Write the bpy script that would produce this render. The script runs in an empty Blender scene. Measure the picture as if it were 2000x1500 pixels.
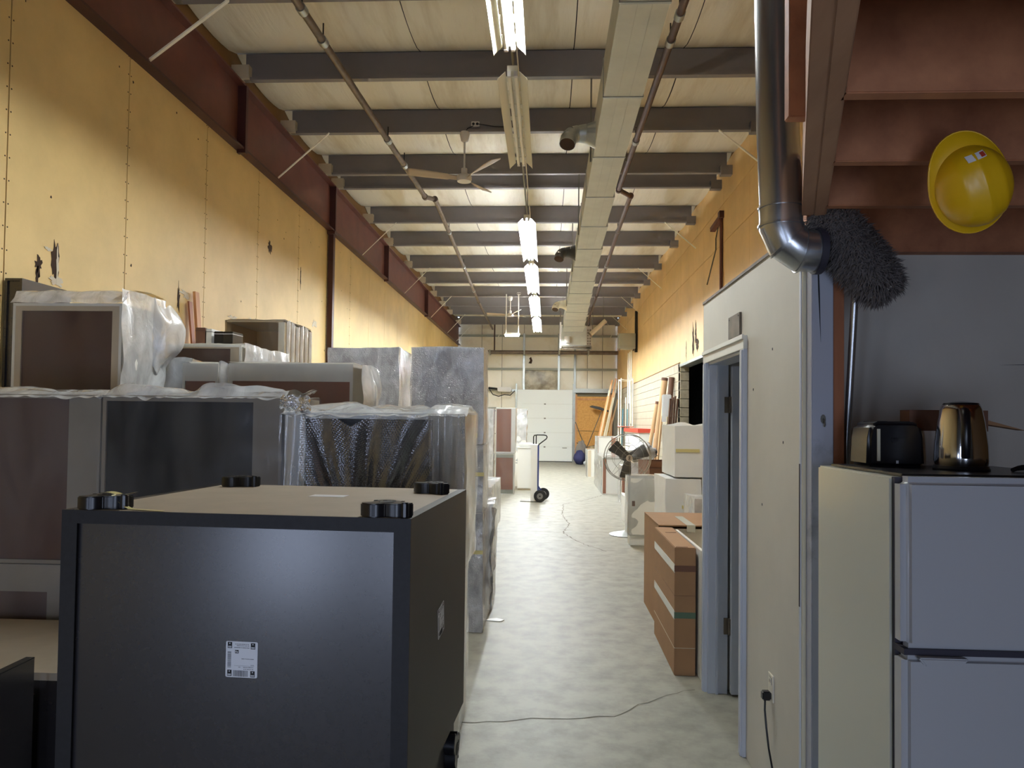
import bpy, bmesh, math, random
from math import sin, cos, pi, radians, atan2, sqrt, hypot
from mathutils import Vector, Matrix, noise

SC = bpy.context.scene
COL = SC.collection
rnd = random.Random(7)

# ------------------------------------------------------------------ camera
EYE = 1.67
YAW, PITCH, ROLL = .04885, .02657, .012
def make_camera():
    F = Vector((-sin(YAW) * cos(PITCH), cos(YAW) * cos(PITCH), sin(PITCH)))
    R = Vector((cos(YAW), sin(YAW), 0))
    U = R.cross(F)
    r = cos(ROLL) * R + sin(ROLL) * U
    u = -sin(ROLL) * R + cos(ROLL) * U
    cd = bpy.data.cameras.new('camera')
    cd.sensor_width = 36.0
    cd.lens = 1400 / 2000 * 36
    cd.shift_y = 39 / 2000
    cd.clip_start = .05
    co = bpy.data.objects.new('camera', cd)
    b = -F
    co.matrix_world = Matrix(((r.x, u.x, b.x, 0), (r.y, u.y, b.y, 0), (r.z, u.z, b.z, EYE), (0, 0, 0, 1)))
    COL.objects.link(co)
    SC.camera = co
make_camera()

# ------------------------------------------------------------------ world, daylight, exposure
SKY_STRENGTH = 9.0
TUBE_STRENGTH = 310.0
w = bpy.data.worlds.new('daylight'); SC.world = w; w.use_nodes = True
bg = w.node_tree.nodes['Background']
bg.inputs[0].default_value = (.63, .74, 1.0, 1); bg.inputs[1].default_value = SKY_STRENGTH
SC.view_settings.view_transform = 'Standard'
SC.view_settings.look = 'None'
SC.view_settings.gamma = 1.0
SC.view_settings.use_curve_mapping = False
SC.view_settings.exposure = 0.2
SC.cycles.transparent_max_bounces = 24
SC.cycles.max_bounces = 10
SC.cycles.diffuse_bounces = 6
SC.cycles.sample_clamp_indirect = 6.0
DAYLIGHT_OPENINGS = [(-3.35, -2.55, .02, 1.1), (-1.95, -1.55, .02, 2.3), (.0, .85, .02, 2.1)]   # unseen openings behind the camera, placed and sized to steer the daylight
for (x0, x1, z0, z1) in DAYLIGHT_OPENINGS:
    ld = bpy.data.lights.new('window_portal', 'AREA'); ld.shape = 'RECTANGLE'
    ld.size = x1 - x0; ld.size_y = z1 - z0; ld.cycles.is_portal = True
    lo = bpy.data.objects.new('window_portal', ld); COL.objects.link(lo)
    lo.location = ((x0 + x1) / 2, -2.62, (z0 + z1) / 2); lo.rotation_euler = (radians(90), 0, 0)

# ------------------------------------------------------------------ materials
def lin(c):
    return tuple(((v / 255) / 12.92 if v / 255 <= .04045 else ((v / 255 + .055) / 1.055) ** 2.4) for v in c) + (1,)
MATS = {}
def mat(name, rgb, rough=.6, metal=0., var=0., scale=3., bump=0., bscale=20., spec=.5, stretch=None, rgb2=None, thresh=(.35, .65), coat=0.):
    m = bpy.data.materials.new(name); m.use_nodes = True
    nt = m.node_tree; N = nt.nodes; L = nt.links
    p = N['Principled BSDF']
    p.inputs['Base Color'].default_value = lin(rgb)
    p.inputs['Roughness'].default_value = rough
    p.inputs['Metallic'].default_value = metal
    p.inputs['Specular IOR Level'].default_value = spec
    if coat: p.inputs['Coat Weight'].default_value = coat; p.inputs['Coat Roughness'].default_value = .15
    if var or rgb2 or bump:
        tc = N.new('ShaderNodeTexCoord'); mp = N.new('ShaderNodeMapping')
        L.new(tc.outputs['Object'], mp.inputs['Vector'])
        if stretch: mp.inputs['Scale'].default_value = stretch
    if var or rgb2:
        nz = N.new('ShaderNodeTexNoise'); nz.inputs['Scale'].default_value = scale; nz.inputs['Detail'].default_value = 6
        nz.inputs['Roughness'].default_value = .62
        L.new(mp.outputs[0], nz.inputs['Vector'])
        cr = N.new('ShaderNodeValToRGB')
        cr.color_ramp.elements[0].position = thresh[0]; cr.color_ramp.elements[1].position = thresh[1]
        a = lin(rgb); b = lin(rgb2) if rgb2 else tuple(min(1, v * (1 + var)) for v in a[:3]) + (1,)
        a0 = a if rgb2 else tuple(v * (1 - var) for v in a[:3]) + (1,)
        cr.color_ramp.elements[0].color = a0; cr.color_ramp.elements[1].color = b
        L.new(nz.outputs[0], cr.inputs[0]); L.new(cr.outputs[0], p.inputs['Base Color'])
    if bump:
        n2 = N.new('ShaderNodeTexNoise'); n2.inputs['Scale'].default_value = bscale; n2.inputs['Detail'].default_value = 4
        L.new(mp.outputs[0], n2.inputs['Vector'])
        bp = N.new('ShaderNodeBump'); bp.inputs['Strength'].default_value = bump; bp.inputs['Distance'].default_value = .01
        L.new(n2.outputs[0], bp.inputs['Height']); L.new(bp.outputs[0], p.inputs['Normal'])
    MATS[name] = m
    return m

def emission(name, rgb, strength):
    m = bpy.data.materials.new(name); m.use_nodes = True
    p = m.node_tree.nodes['Principled BSDF']
    p.inputs['Base Color'].default_value = lin((240, 240, 235))
    p.inputs['Emission Color'].default_value = lin(rgb); p.inputs['Emission Strength'].default_value = strength
    MATS[name] = m; return m

def plastic(name, lo, hi, rough=.2, bubbles=False, tint=(235, 238, 240), scale=6., stretch=(1, 1, .35), bump=.6, gloss=1.5):
    """thin clear sheet: transparent mixed with a glossy pale film, more of it where it is creased"""
    m = bpy.data.materials.new(name); m.use_nodes = True
    nt = m.node_tree; N = nt.nodes; L = nt.links
    p = N['Principled BSDF']; out = N['Material Output']
    p.inputs['Base Color'].default_value = lin(tint); p.inputs['Roughness'].default_value = rough
    p.inputs['Specular IOR Level'].default_value = .8
    tr = N.new('ShaderNodeBsdfTransparent'); tr.inputs[0].default_value = (.97, .97, .97, 1)
    mx = N.new('ShaderNodeMixShader')
    tc = N.new('ShaderNodeTexCoord'); mp = N.new('ShaderNodeMapping'); mp.inputs['Scale'].default_value = stretch
    mp.inputs['Rotation'].default_value = (0, .35, 0)
    L.new(tc.outputs['Object'], mp.inputs[0])
    nz = N.new('ShaderNodeTexNoise'); nz.inputs['Scale'].default_value = scale; nz.inputs['Detail'].default_value = 7; nz.inputs['Distortion'].default_value = .6
    L.new(mp.outputs[0], nz.inputs['Vector'])
    mr = N.new('ShaderNodeMapRange'); mr.inputs[1].default_value = .35; mr.inputs[2].default_value = .7
    mr.inputs[3].default_value = lo; mr.inputs[4].default_value = hi
    L.new(nz.outputs[0], mr.inputs[0])
    bp = N.new('ShaderNodeBump'); bp.inputs['Strength'].default_value = bump; bp.inputs['Distance'].default_value = .02
    if bubbles:
        vo = N.new('ShaderNodeTexVoronoi'); vo.inputs['Scale'].default_value = 85; vo.inputs['Randomness'].default_value = .35
        L.new(tc.outputs['Object'], vo.inputs['Vector'])
        m2 = N.new('ShaderNodeMapRange'); m2.inputs[1].default_value = .25; m2.inputs[2].default_value = .55; m2.inputs[3].default_value = 1; m2.inputs[4].default_value = 0
        L.new(vo.outputs['Distance'], m2.inputs[0])
        b2 = N.new('ShaderNodeBump'); b2.inputs['Strength'].default_value = 1.0; b2.inputs['Distance'].default_value = .003
        L.new(m2.outputs[0], b2.inputs['Height'])
        L.new(nz.outputs[0], bp.inputs['Height']); L.new(b2.outputs[0], bp.inputs['Normal'])
    else:
        L.new(nz.outputs[0], bp.inputs['Height'])
    L.new(bp.outputs[0], p.inputs['Normal'])
    L.new(mr.outputs[0], mx.inputs[0]); L.new(tr.outputs[0], mx.inputs[1]); L.new(p.outputs[0], mx.inputs[2])
    gl = N.new('ShaderNodeBsdfGlossy'); gl.inputs['Roughness'].default_value = rough * .6; gl.inputs['Color'].default_value = (1, 1, 1, 1)
    fr_ = N.new('ShaderNodeFresnel'); fr_.inputs[0].default_value = gloss
    m3 = N.new('ShaderNodeMixShader')
    L.new(bp.outputs[0], gl.inputs['Normal']); L.new(bp.outputs[0], fr_.inputs['Normal'])
    L.new(fr_.outputs[0], m3.inputs[0]); L.new(mx.outputs[0], m3.inputs[1]); L.new(gl.outputs[0], m3.inputs[2])
    L.new(m3.outputs[0], out.inputs[0])
    MATS[name] = m; return m

mat('yellow_panel', (222, 192, 130), .55, var=.08, scale=1.3, bump=.05, bscale=40)
mat('orange_panel', (222, 186, 130), .55, var=.08, scale=1.3, bump=.05, bscale=40)
mat('seam_dark', (120, 88, 45), .8)
mat('concrete', (156, 153, 139), .50, rgb2=(118, 116, 104), scale=5.5, thresh=(.40, .78), bump=.1, bscale=25)
mat('joint_dark', (112, 108, 96), .9)
mat('oxide_steel', (100, 56, 45), .5, var=.15, scale=2.5)
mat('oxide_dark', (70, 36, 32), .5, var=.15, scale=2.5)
mat('purlin_grey', (126, 121, 122), .5, var=.08, scale=1.)
mat('galvanized', (168, 172, 170), .38, .75, var=.08, scale=6.)
mat('duct_metal', (196, 196, 184), .5, .35, var=.06, scale=3.)
mat('duct_crease', (176, 176, 164), .5, .35)
mat('flue_metal', (178, 180, 182), .26, .85, var=.12, scale=4., stretch=(1, 1, .2))
mat('insulation', (244, 240, 224), .5, rgb2=(206, 194, 166), scale=.9, thresh=(.5, .8), bump=.6, bscale=7, stretch=(3.4, .45, 1))
mat('insulation_wall', (246, 240, 222), .5, rgb2=(214, 198, 162), scale=.8, thresh=(.52, .85), bump=.3, bscale=4)
mat('foil', (205, 196, 170), .35, rgb2=(120, 108, 84), scale=2.2, bump=.6, bscale=8)
mat('roof_dark', (60, 58, 56), .8)
mat('pipe_brown', (112, 98, 86), .5, .3, var=.2, scale=8.)
mat('pipe_dark', (84, 62, 54), .5, .2, var=.2, scale=8.)
mat('rod_grey', (120, 118, 110), .5, .5)
mat('white_paint', (224, 224, 214), .45, var=.03, scale=2.)
mat('partition_paint', (206, 202, 190), .6, var=.05, scale=1.4)
mat('casing_paint', (198, 204, 214), .4, var=.03, scale=2.)
mat('post_paint', (176, 180, 192), .55, rgb2=(128, 130, 136), scale=5., thresh=(.6, .8))
mat('cream_board', (212, 206, 180), .6, var=.04)
mat('kitchen_wall', (196, 192, 182), .7, var=.04, scale=2.)
mat('raw_wood', (188, 128, 90), .6, rgb2=(146, 92, 64), scale=7., stretch=(1, .15, 1), thresh=(.35, .75))
mat('stud_wood', (176, 112, 74), .6, rgb2=(128, 76, 48), scale=6., stretch=(1, 1, .15), thresh=(.35, .75))
mat('beam_wood', (186, 144, 112), .6, rgb2=(150, 108, 80), scale=6., stretch=(1, .2, 1), thresh=(.3, .8))
mat('lumber', (214, 160, 108), .6, rgb2=(186, 128, 80), scale=6., stretch=(1, 1, .15))
mat('osb', (216, 164, 92), .7, rgb2=(196, 140, 70), scale=14., thresh=(.4, .7))
mat('black_plastic', (20, 20, 24), .3)
mat('black_matte', (22, 20, 19), .8)
mat('dark_melamine', (46, 43, 44), .25, var=.06, scale=40., spec=.85)
mat('dark_edge', (24, 23, 26), .6, var=.3, scale=60.)
mat('raw_board', (166, 155, 138), .6, var=.05, scale=6.)
mat('label_paper', (222, 224, 228), .5)
mat('ink', (18, 18, 20), .6)
mat('ink_grey', (120, 122, 126), .6)
mat('hardboard', (150, 104, 84), .6, var=.08, scale=3.)
mat('hardboard_dark', (92, 64, 52), .6, var=.08, scale=3.)
mat('cabinet_white', (238, 238, 232), .35)
mat('cabinet_cream', (206, 192, 168), .5)
mat('cream_shaded', (150, 140, 124), .6, var=.06, scale=5.)  # cabinet cream darkened, so the front row's shade sits in the colour
mat('cabinet_inside', (204, 178, 132), .55)
mat('foam_white', (232, 234, 232), .45, bump=.4, bscale=7)
mat('tape_yellow', (212, 202, 140), .4)
mat('kraft', (162, 124, 88), .75, var=.05, scale=4., bump=.04, bscale=30)
mat('kraft_dark', (112, 78, 60), .75, var=.05, scale=4.)
mat('tape_clear', (210, 210, 196), .22)
mat('tape_green', (84, 110, 88), .3)
mat('block_paint', (176, 168, 148), .7, var=.05, scale=4.)
mat('block_raw', (150, 140, 118), .85, var=.15, scale=9.)
mat('mortar', (128, 120, 100), .9)
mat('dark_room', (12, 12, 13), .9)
mat('door_panel', (244, 249, 246), .4)
mat('blue_steel', (40, 60, 130), .35)
mat('chrome', (200, 200, 202), .12, 1.)
mat('rubber', (28, 28, 28), .75)
mat('rim_grey', (120, 120, 118), .4, .4)
mat('fan_blade', (52, 50, 48), .5)
mat('fan_wire', (150, 148, 140), .35, .6)
mat('fan_hub', (176, 164, 150), .4, .2)
mat('fan_white', (214, 210, 204), .45)
mat('fan_brown', (176, 158, 136), .5)
mat('fridge_white', (178, 180, 184), .25, coat=.4)
mat('fridge_side', (196, 198, 186), .3, coat=.4)
mat('gasket', (52, 50, 62), .6)
mat('hat_yellow', (226, 178, 24), .32)
mat('mop_grey', (112, 105, 102), .95)
mat('mop_core', (80, 75, 74), .95)
mat('brown_roll', (92, 62, 46), .7)
mat('tan_roll', (196, 160, 120), .7)
mat('navy_cloth', (44, 48, 92), .8)
mat('grey_cloth', (128, 122, 116), .8)
mat('sand_cloth', (170, 150, 110), .8)
mat('red_paint', (190, 66, 48), .5)
mat('grey_paint', (150, 152, 140), .5)
mat('plate_brown', (104, 94, 80), .6, .1, var=.3, scale=8.)
mat('street_wall', (74, 77, 84), .8)
mat('dark_side', (42, 39, 38), .5)  # darker, duller melamine copy that tones down reflected light on the side
mat('hole_dark', (60, 42, 30), .95)
mat('torn_paper', (206, 196, 176), .9)
mat('ivory', (226, 222, 206), .4)
mat('glass_front', (200, 210, 215), .05)
mat('sponge_teal', (70, 130, 150), .6)
emission('tube_lit', (238, 245, 250), TUBE_STRENGTH)
emission('tube_near', (240, 245, 246), TUBE_STRENGTH * 1.2)  # near tube, emission raised to brighten the stacks
emission('tube_far', (236, 245, 250), TUBE_STRENGTH * 1.7)  # emission boosted above the other tubes to brighten the far end
mat('tube_off', (228, 222, 204), .3)
mat('reflector', (226, 222, 202), .4)
plastic('film', .05, .34, .16, scale=5.)
plastic('film_thin', .012, .12, .35, scale=4., gloss=1.2, bump=.25)
plastic('film_cloudy', .5, .88, .22, scale=8., stretch=(1, 1, .7), bump=.8)
plastic('bubble_wrap', .10, .42, .16, bubbles=True, scale=5., gloss=1.8, bump=1.)
plastic('bubble_film', .04, .14, .12, scale=4., gloss=2.1, bump=.2)
plastic('bubble_bright', .42, .8, .14, bubbles=True, scale=9., stretch=(1, 1, .6), gloss=2.0, bump=1., tint=(226, 230, 240))  # hazier, bluer bubble wrap copy, paled to brighten cabinets short of daylight

# ------------------------------------------------------------------ mesh helpers
class MB:
    def __init__(self): self.v = []; self.f = []
    def box(self, x0, x1, y0, y1, z0, z1):
        n = len(self.v)
        self.v += [(x0, y0, z0), (x1, y0, z0), (x1, y1, z0), (x0, y1, z0), (x0, y0, z1), (x1, y0, z1), (x1, y1, z1), (x0, y1, z1)]
        self.f += [tuple(n + i for i in q) for q in ((0, 3, 2, 1), (4, 5, 6, 7), (0, 1, 5, 4), (1, 2, 6, 5), (2, 3, 7, 6), (3, 0, 4, 7))]
        return self
    def bar(self, p0, p1, w, h, up=(0, 0, 1)):
        """box beam from p0 to p1, w across, h along up"""
        a, b = Vector(p0), Vector(p1); d = (b - a).normalized(); s = d.cross(Vector(up))
        if s.length < 1e-4: s = d.cross(Vector((0, 1, 0)))
        s.normalize(); t = s.cross(d).normalized()
        n = len(self.v)
        for c in (a, b):
            for i, j in ((-1, -1), (1, -1), (1, 1), (-1, 1)):
                self.v.append(tuple(c + s * (i * w / 2) + t * (j * h / 2)))
        self.f += [tuple(n + i for i in q) for q in ((0, 1, 2, 3), (7, 6, 5, 4), (0, 4, 5, 1), (1, 5, 6, 2), (2, 6, 7, 3), (3, 7, 4, 0))]
        return self
    def tube(self, path, r, n=10, caps=True, closed=False):
        P = [Vector(p) for p in path]; m = len(P); R = r if isinstance(r, (list, tuple)) else [r] * m
        base = len(self.v); prev = None
        for i, p in enumerate(P):
            if closed: d = P[(i + 1) % m] - P[i - 1]
            else: d = P[min(i + 1, m - 1)] - P[max(i - 1, 0)]
            d.normalize()
            if prev is None:
                s = d.cross(Vector((0, 0, 1)))
                if s.length < 1e-3: s = d.cross(Vector((0, 1, 0)))
            else:
                s = prev - d * prev.dot(d)
            s.normalize(); prev = s; t = d.cross(s)
            for k in range(n):
                a = 2 * pi * k / n
                self.v.append(tuple(p + (s * cos(a) + t * sin(a)) * R[i]))
        for i in range(m if closed else m - 1):
            i2 = (i + 1) % m
            for k in range(n):
                k2 = (k + 1) % n
                self.f.append((base + i * n + k, base + i * n + k2, base + i2 * n + k2, base + i2 * n + k))
        if caps and not closed:
            self.f.append(tuple(base + k for k in range(n))[::-1]); self.f.append(tuple(base + (m - 1) * n + k for k in range(n)))
        return self
    def lathe(self, prof, n=24, o=(0, 0, 0)):
        base = len(self.v); m = len(prof)
        for (r, z) in prof:
            for k in range(n):
                a = 2 * pi * k / n
                self.v.append((o[0] + r * cos(a), o[1] + r * sin(a), o[2] + z))
        for i in range(m - 1):
            for k in range(n):
                k2 = (k + 1) % n
                self.f.append((base + i * n + k, base + i * n + k2, base + (i + 1) * n + k2, base + (i + 1) * n + k))
        self.f.append(tuple(base + k for k in range(n))[::-1]); self.f.append(tuple(base + (m - 1) * n + k for k in range(n)))
        return self
    def grid(self, fn, nu, nv):
        base = len(self.v)
        for j in range(nv + 1):
            for i in range(nu + 1): self.v.append(tuple(fn(i / nu, j / nv)))
        for j in range(nv):
            for i in range(nu):
                a = base + j * (nu + 1) + i
                self.f.append((a, a + 1, a + nu + 2, a + nu + 1))
        return self
    def prism(self, pts, axis, a, b):
        """pts: 2D outline; axis: 'x','y','z' extrusion from a to b"""
        def P(p, t): return {'x': (t, p[0], p[1]), 'y': (p[0], t, p[1]), 'z': (p[0], p[1], t)}[axis]
        n = len(self.v); m = len(pts)
        self.v += [P(p, a) for p in pts] + [P(p, b) for p in pts]
        self.f.append(tuple(n + i for i in range(m))[::-1]); self.f.append(tuple(n + m + i for i in range(m)))
        for i in range(m):
            j = (i + 1) % m
            self.f.append((n + i, n + j, n + m + j, n + m + i))
        return self
    def build(self, name, m, parent=None, smooth=None, bevel=0., seg=2, off=None):
        me = bpy.data.meshes.new(name)
        V = self.v if off is None else [(x - off[0], y - off[1], z - off[2]) for x, y, z in self.v]
        me.from_pydata(V, [], self.f); me.update()
        b = bmesh.new(); b.from_mesh(me)
        bmesh.ops.recalc_face_normals(b, faces=b.faces)
        if bevel:
            es = [e for e in b.edges if len(e.link_faces) == 2 and e.calc_face_angle(0) > .6]
            bmesh.ops.bevel(b, geom=es, offset=bevel, segments=seg, affect='EDGES', clamp_overlap=True)
        b.to_mesh(me); b.free()
        if smooth is not None:
            for p in me.polygons: p.use_smooth = True
            me.set_sharp_from_angle(angle=radians(smooth))
        return link(name, me, m, parent)

def link(name, me, m, parent=None):
    o = bpy.data.objects.new(name, me)
    if m: 
        if not me.materials: me.materials.append(MATS[m])
    COL.objects.link(o)
    if parent: o.parent = parent
    return o

def thing(name, label, cat, loc=(0, 0, 0), rz=0., group=None):
    o = bpy.data.objects.new(name, None); COL.objects.link(o)
    o.location = loc; o.rotation_euler = (0, 0, rz); o.empty_display_size = .1
    o['label'] = label; o['category'] = cat
    if group: o['group'] = group
    return o
def tag(o, label, cat, group=None):
    o['label'] = label; o['category'] = cat
    if group: o['group'] = group
    return o
def struct(o, label=None, cat=None):
    o['kind'] = 'structure'
    if label: o['label'] = label
    if cat: o['category'] = cat
    return o
def copy_tree(o, parent=None):
    kids = list(o.children)
    c = o.copy(); COL.objects.link(c); c.parent = parent
    for k in kids: copy_tree(k, c)
    return c
def box(name, m, x0, x1, y0, y1, z0, z1, parent=None, bevel=0., smooth=None):
    return MB().box(x0, x1, y0, y1, z0, z1).build(name, m, parent, bevel=bevel, smooth=smooth)
def nv(p, f, s=0.):
    return noise.noise_vector(Vector((p[0] * f + s, p[1] * f + s * 1.7, p[2] * f - s)))

# ------------------------------------------------------------------ building shell
XL, XR, YB, YF, ZR = -3.95, 3.05, -2.6, 31.4, 6.30
floor = struct(box('floor', 'concrete', XL - .2, XR + 3.2, YB - .2, YF + .3, -.15, 0), 'worn grey concrete floor of the warehouse aisle', 'floor')

def crack(pts, wd, seed):
    r = random.Random(seed); P = []
    for i in range(len(pts) - 1):
        a, b = Vector(pts[i]), Vector(pts[i + 1]); n = max(2, int((b - a).length / .07))
        for k in range(n):
            q = a.lerp(b, k / n); P.append((q.x + r.uniform(-.02, .02), q.y + r.uniform(-.02, .02)))
    P.append(tuple(pts[-1]))
    mb = MB(); ws = [wd * r.uniform(.4, 1.2) for _ in P]
    for i in range(len(P) - 1):
        d = Vector(P[i + 1]) - Vector(P[i]); nn = Vector((-d.y, d.x)).normalized()
        n = len(mb.v)
        for (p, w_) in ((P[i], ws[i]), (P[i + 1], ws[i + 1])):
            mb.v += [(p[0] - nn.x * w_, p[1] - nn.y * w_, .0015), (p[0] + nn.x * w_, p[1] + nn.y * w_, .0015)]
        mb.f.append((n, n + 1, n + 3, n + 2))
    return mb.build('crack', 'joint_dark', floor)
crack([(1.4, 17.2), (.9, 15.9), (.357, 14.93), (.30, 13.2), (.40, 12.0), (.27, 11.07), (.32, 10.75), (.56, 9.95), (.80, 9.5)], .010, 1)
crack([(-.60, 3.98), (-.32, 4.04), (.08, 4.12), (.40, 4.16), (.62, 4.4), (.75, 4.5), (.95, 4.62)], .004, 2)
crack([(-1.3, 11.05), (-.2, 11.1), (.27, 11.1)], .006, 3)
crack([(-1.4, 15.0), (-.2, 15.05), (.5, 15.1)], .007, 4)

# left wall of tall painted boards
wall_left = struct(box('wall_left', 'seam_dark', XL - .12, XL - .012, YB, YF, 0, ZR), 'tall yellow painted board wall with dark seams', 'wall')
seams = [-2.6, -1.1, .42, 1.94, 3.47, 4.99, 6.47, 8.01, 9.50, 11.09, 12.6, 14.07, 15.58, 17.1, 18.6, 20.1, 21.6, 23.1, 24.6, 26.1, 27.6, 29.1, 30.6, 31.4]
for a, b in zip(seams, seams[1:]):
    box('panel', 'yellow_panel', XL - .015, XL, a + .006, b - .006, 0, 5.95, wall_left)
def blot(cy, cz, ry, rz_, mname, name, seed, x=XL + .003, jag=.45, n=22, parent=None):
    r = random.Random(seed); pts = []
    for k in range(n):
        a = 2 * pi * k / n; q = 1 + r.uniform(-jag, jag)
        pts.append((cy + cos(a) * ry * q, cz + sin(a) * rz_ * q))
    return MB().prism(pts, 'x', x - .002, x).build(name, mname, parent or wall_left)
blot(5.34, 2.85, .035, .07, 'hole_dark', 'torn_hole', 1)
blot(5.33, 2.76, .02, .07, 'hole_dark', 'torn_hole', 2)
blot(5.53, 2.93, .045, .15, 'hole_dark', 'torn_hole', 3, jag=.3)
blot(5.55, 2.90, .016, .12, 'torn_paper', 'torn_paper', 4, x=XL + .006)
blot(5.54, 2.76, .07, .035, 'torn_paper', 'torn_paper', 5, x=XL + .005)
blot(5.44, 3.0, .04, .012, 'torn_paper', 'torn_paper', 15, x=XL + .005)
blot(9.92, 4.12, .06, .08, 'hole_dark', 'torn_hole', 6, jag=.6)
blot(11.2, 3.97, .02, .16, 'hole_dark', 'torn_hole', 7)
blot(7.45, 2.95, .025, .14, 'hole_dark', 'torn_hole', 8)
for k, (y, z, ry, rz_) in enumerate([(7.6, 3.03, .09, .035), (7.85, 2.95, .05, .03), (8.8, 2.94, .11, .03), (9.3, 2.98, .08, .03), (11.9, 3.3, .11, .05)]):
    blot(y, z, ry, rz_, 'torn_paper', 'tape_scrap', 30 + k, x=XL + .004, jag=.6)
mb = MB()
for y in seams[5:12]:
    for k in range(16):
        z = 2.5 + k * .17 + (y * 7 % 1) * .05
        for s_ in (-1, 1):
            yy = y + s_ * .022; mb.prism([(yy + .006 * cos(a), z + .006 * sin(a)) for a in [q * pi / 3 for q in range(6)]], 'x', XL, XL + .002)
o = mb.build('screw_heads', 'hole_dark', wall_left); o['kind'] = 'stuff'
r = random.Random(5)
for k in range(30):
    y = r.uniform(4.6, 14); z = r.uniform(2.6, 5.0)
    blot(y, z, r.uniform(.004, .012), r.uniform(.005, .013), 'hole_dark', 'nail_pit', 60 + k, n=7)

# far wall
wall_far = struct(box('wall_far', 'mortar', XL - .2, XR + .2, YF + .06, YF + .25, 0, ZR), 'insulated metal end wall with cream vinyl facing', 'wall')
def quilt(name, x0, x1, z0, z1, m, seed, y=YF, amp=.035):
    def fn(u, v):
        e = (sin(pi * u) * sin(pi * v)) ** .5 if 0 < u < 1 and 0 < v < 1 else 0
        x = x0 + (x1 - x0) * u; z = z0 + (z1 - z0) * v
        return (x, y + .05 - amp * e - .02 * e * noise.noise(Vector((x * 2 + seed, z * 1.5, seed))), z)
    return MB().grid(fn, 10, 8).build(name, m, wall_far, smooth=60)
vx = [-3.95, -2.9, -2.0, -1.03, .5, 1.2, 1.75, 2.4, 3.05]
hz = [0, 1.2, 2.2, 3.1, 4.04, 4.73, 5.5, 6.25]
k = 0
for i in range(len(vx) - 1):
    for j in range(len(hz) - 1):
        if j < 3 and vx[i] >= -1.1 and vx[i + 1] <= 3.1 and vx[i] < 3.0: continue
        k += 1
        m = 'foil' if (i == 3 and j == 3) else 'insulation_wall'
        quilt('insulation_panel', vx[i] + .01, vx[i + 1] - .01, hz[j] + .02, hz[j + 1] - .02, m, k * 3.1)
for j, z in enumerate((3.1, 4.04, 5.5)):
    MB().box(XL, XR, YF - .06, YF + .06, z - .045, z + .045).build('girt', 'grey_paint' if j else 'galvanized', wall_far)
for x in (-1.03, .5, 1.2):
    MB().box(x - .045, x + .045, YF - .08, YF + .06, 3.1 if x == .5 else 0, 5.6).build('wall_post', 'galvanized', wall_far)
for x in (2.45, -2.45):
    MB().bar((x, YF - .06, 4.8), (x + .35, YF - .06, 5.6), .05, .03).build('wall_brace', 'insulation_wall', wall_far)
blot2 = MB().prism([(-.83, 4.3), (-.70, 4.28), (-.66, 4.42), (-.72, 4.58), (-.8, 4.52), (-.76, 4.42)], 'y', YF - .05, YF - .02).build('torn_patch', 'hole_dark', wall_far)

# overhead door of stacked sections
d1 = struct(thing('door_1', 'closed white overhead door of five flat sections', 'door', (-.1, YF - .12, 0)))
for i in range(5):
    s_ = MB().box(-1.21, 1.21, 0, .06, .03 + i * .622, .03 + i * .622 + .618).build('section', 'door_panel', d1, bevel=.008)
    if 0 < i < 5:
        MB().box(-.03, .05, -.012, 0, i * .622 - .0, i * .622 + .05).build('hinge', 'rod_grey', s_)
MB().box(-1.21, 1.21, -.005, .05, 0, .03).build('bottom_seal', 'rubber', d1)
MB().box(.78, .98, -.02, 0, .6, .625).build('handle', 'rod_grey', d1)
for s_ in (-1, 1):
    MB().box(s_ * 1.25 - .03, s_ * 1.25 + .03, -.05, .08, 0, 3.4).build('track', 'galvanized', d1)
# boarded doorway
d2 = struct(thing('door_2', 'orange strand-board panel closing the doorway beside the lumber', 'door', (2.03, YF - .1, 0)))
MB().box(-.72, .72, 0, .03, .03, 1.35).build('board', 'osb', d2)
MB().box(-.72, .72, 0, .03, 1.37, 2.86).build('board', 'osb', d2)
MB().box(-.70, .60, -.03, 0, 2.70, 2.78).build('cleat', 'lumber', d2)
for s_ in (-1, 1): MB().box(s_ * .76 - .04, s_ * .76 + .04, -.03, .05, 0, 2.95).build('frame_post', 'lumber', d2)
MB().box(-.85, 1.0, -.07, .05, 3.02, 3.2).build('lintel_beam', 'galvanized', d2)

# right wall: block below, boards above, a dark opening near the office
wall_right = struct(thing('wall_right', 'orange painted board wall above a pale concrete block base', 'wall', (XR, 0, 0)))
MB().box(.012, .2, 16.62, YF, 3.1, ZR).box(.012, .2, YB, 16.62, 3.04, ZR).box(.012, .2, YB, 13.2, 0, 3.04).build('backing', 'seam_dark', wall_right)
MB().box(.012, .19, 16.86, YF, 0, 3.1).build('core', 'mortar', wall_right)
ys = [-2.6, -.5, 1.6, 3.7, 5.8, 8.0, 9.5, 11.0, 12.62, 14.2, 15.7, 16.62, 17.9, 19.6, 21.4, 23.2, 25.0, 26.8, 28.6, 30.2, YF]
for i in range(len(ys) - 1):
    lo = 3.06 if ys[i + 1] < 16.7 else 3.12
    for (z0, z1) in ((lo, 4.86), (4.87, 5.55), (5.56, 6.2)):
        MB().box(0, .014, ys[i] + .004, ys[i + 1] - .004, z0, z1).build('panel', 'orange_panel', wall_right)
for a, b in zip([4.76, 6.4, 8.0, 9.5, 11.0, 12.2], [6.4, 8.0, 9.5, 11.0, 12.2, 13.2]):
    MB().box(0, .014, a + .004, b - .004, 0, 3.03).build('panel', 'orange_panel', wall_right)
mb = MB(); cnt = 0
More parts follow.
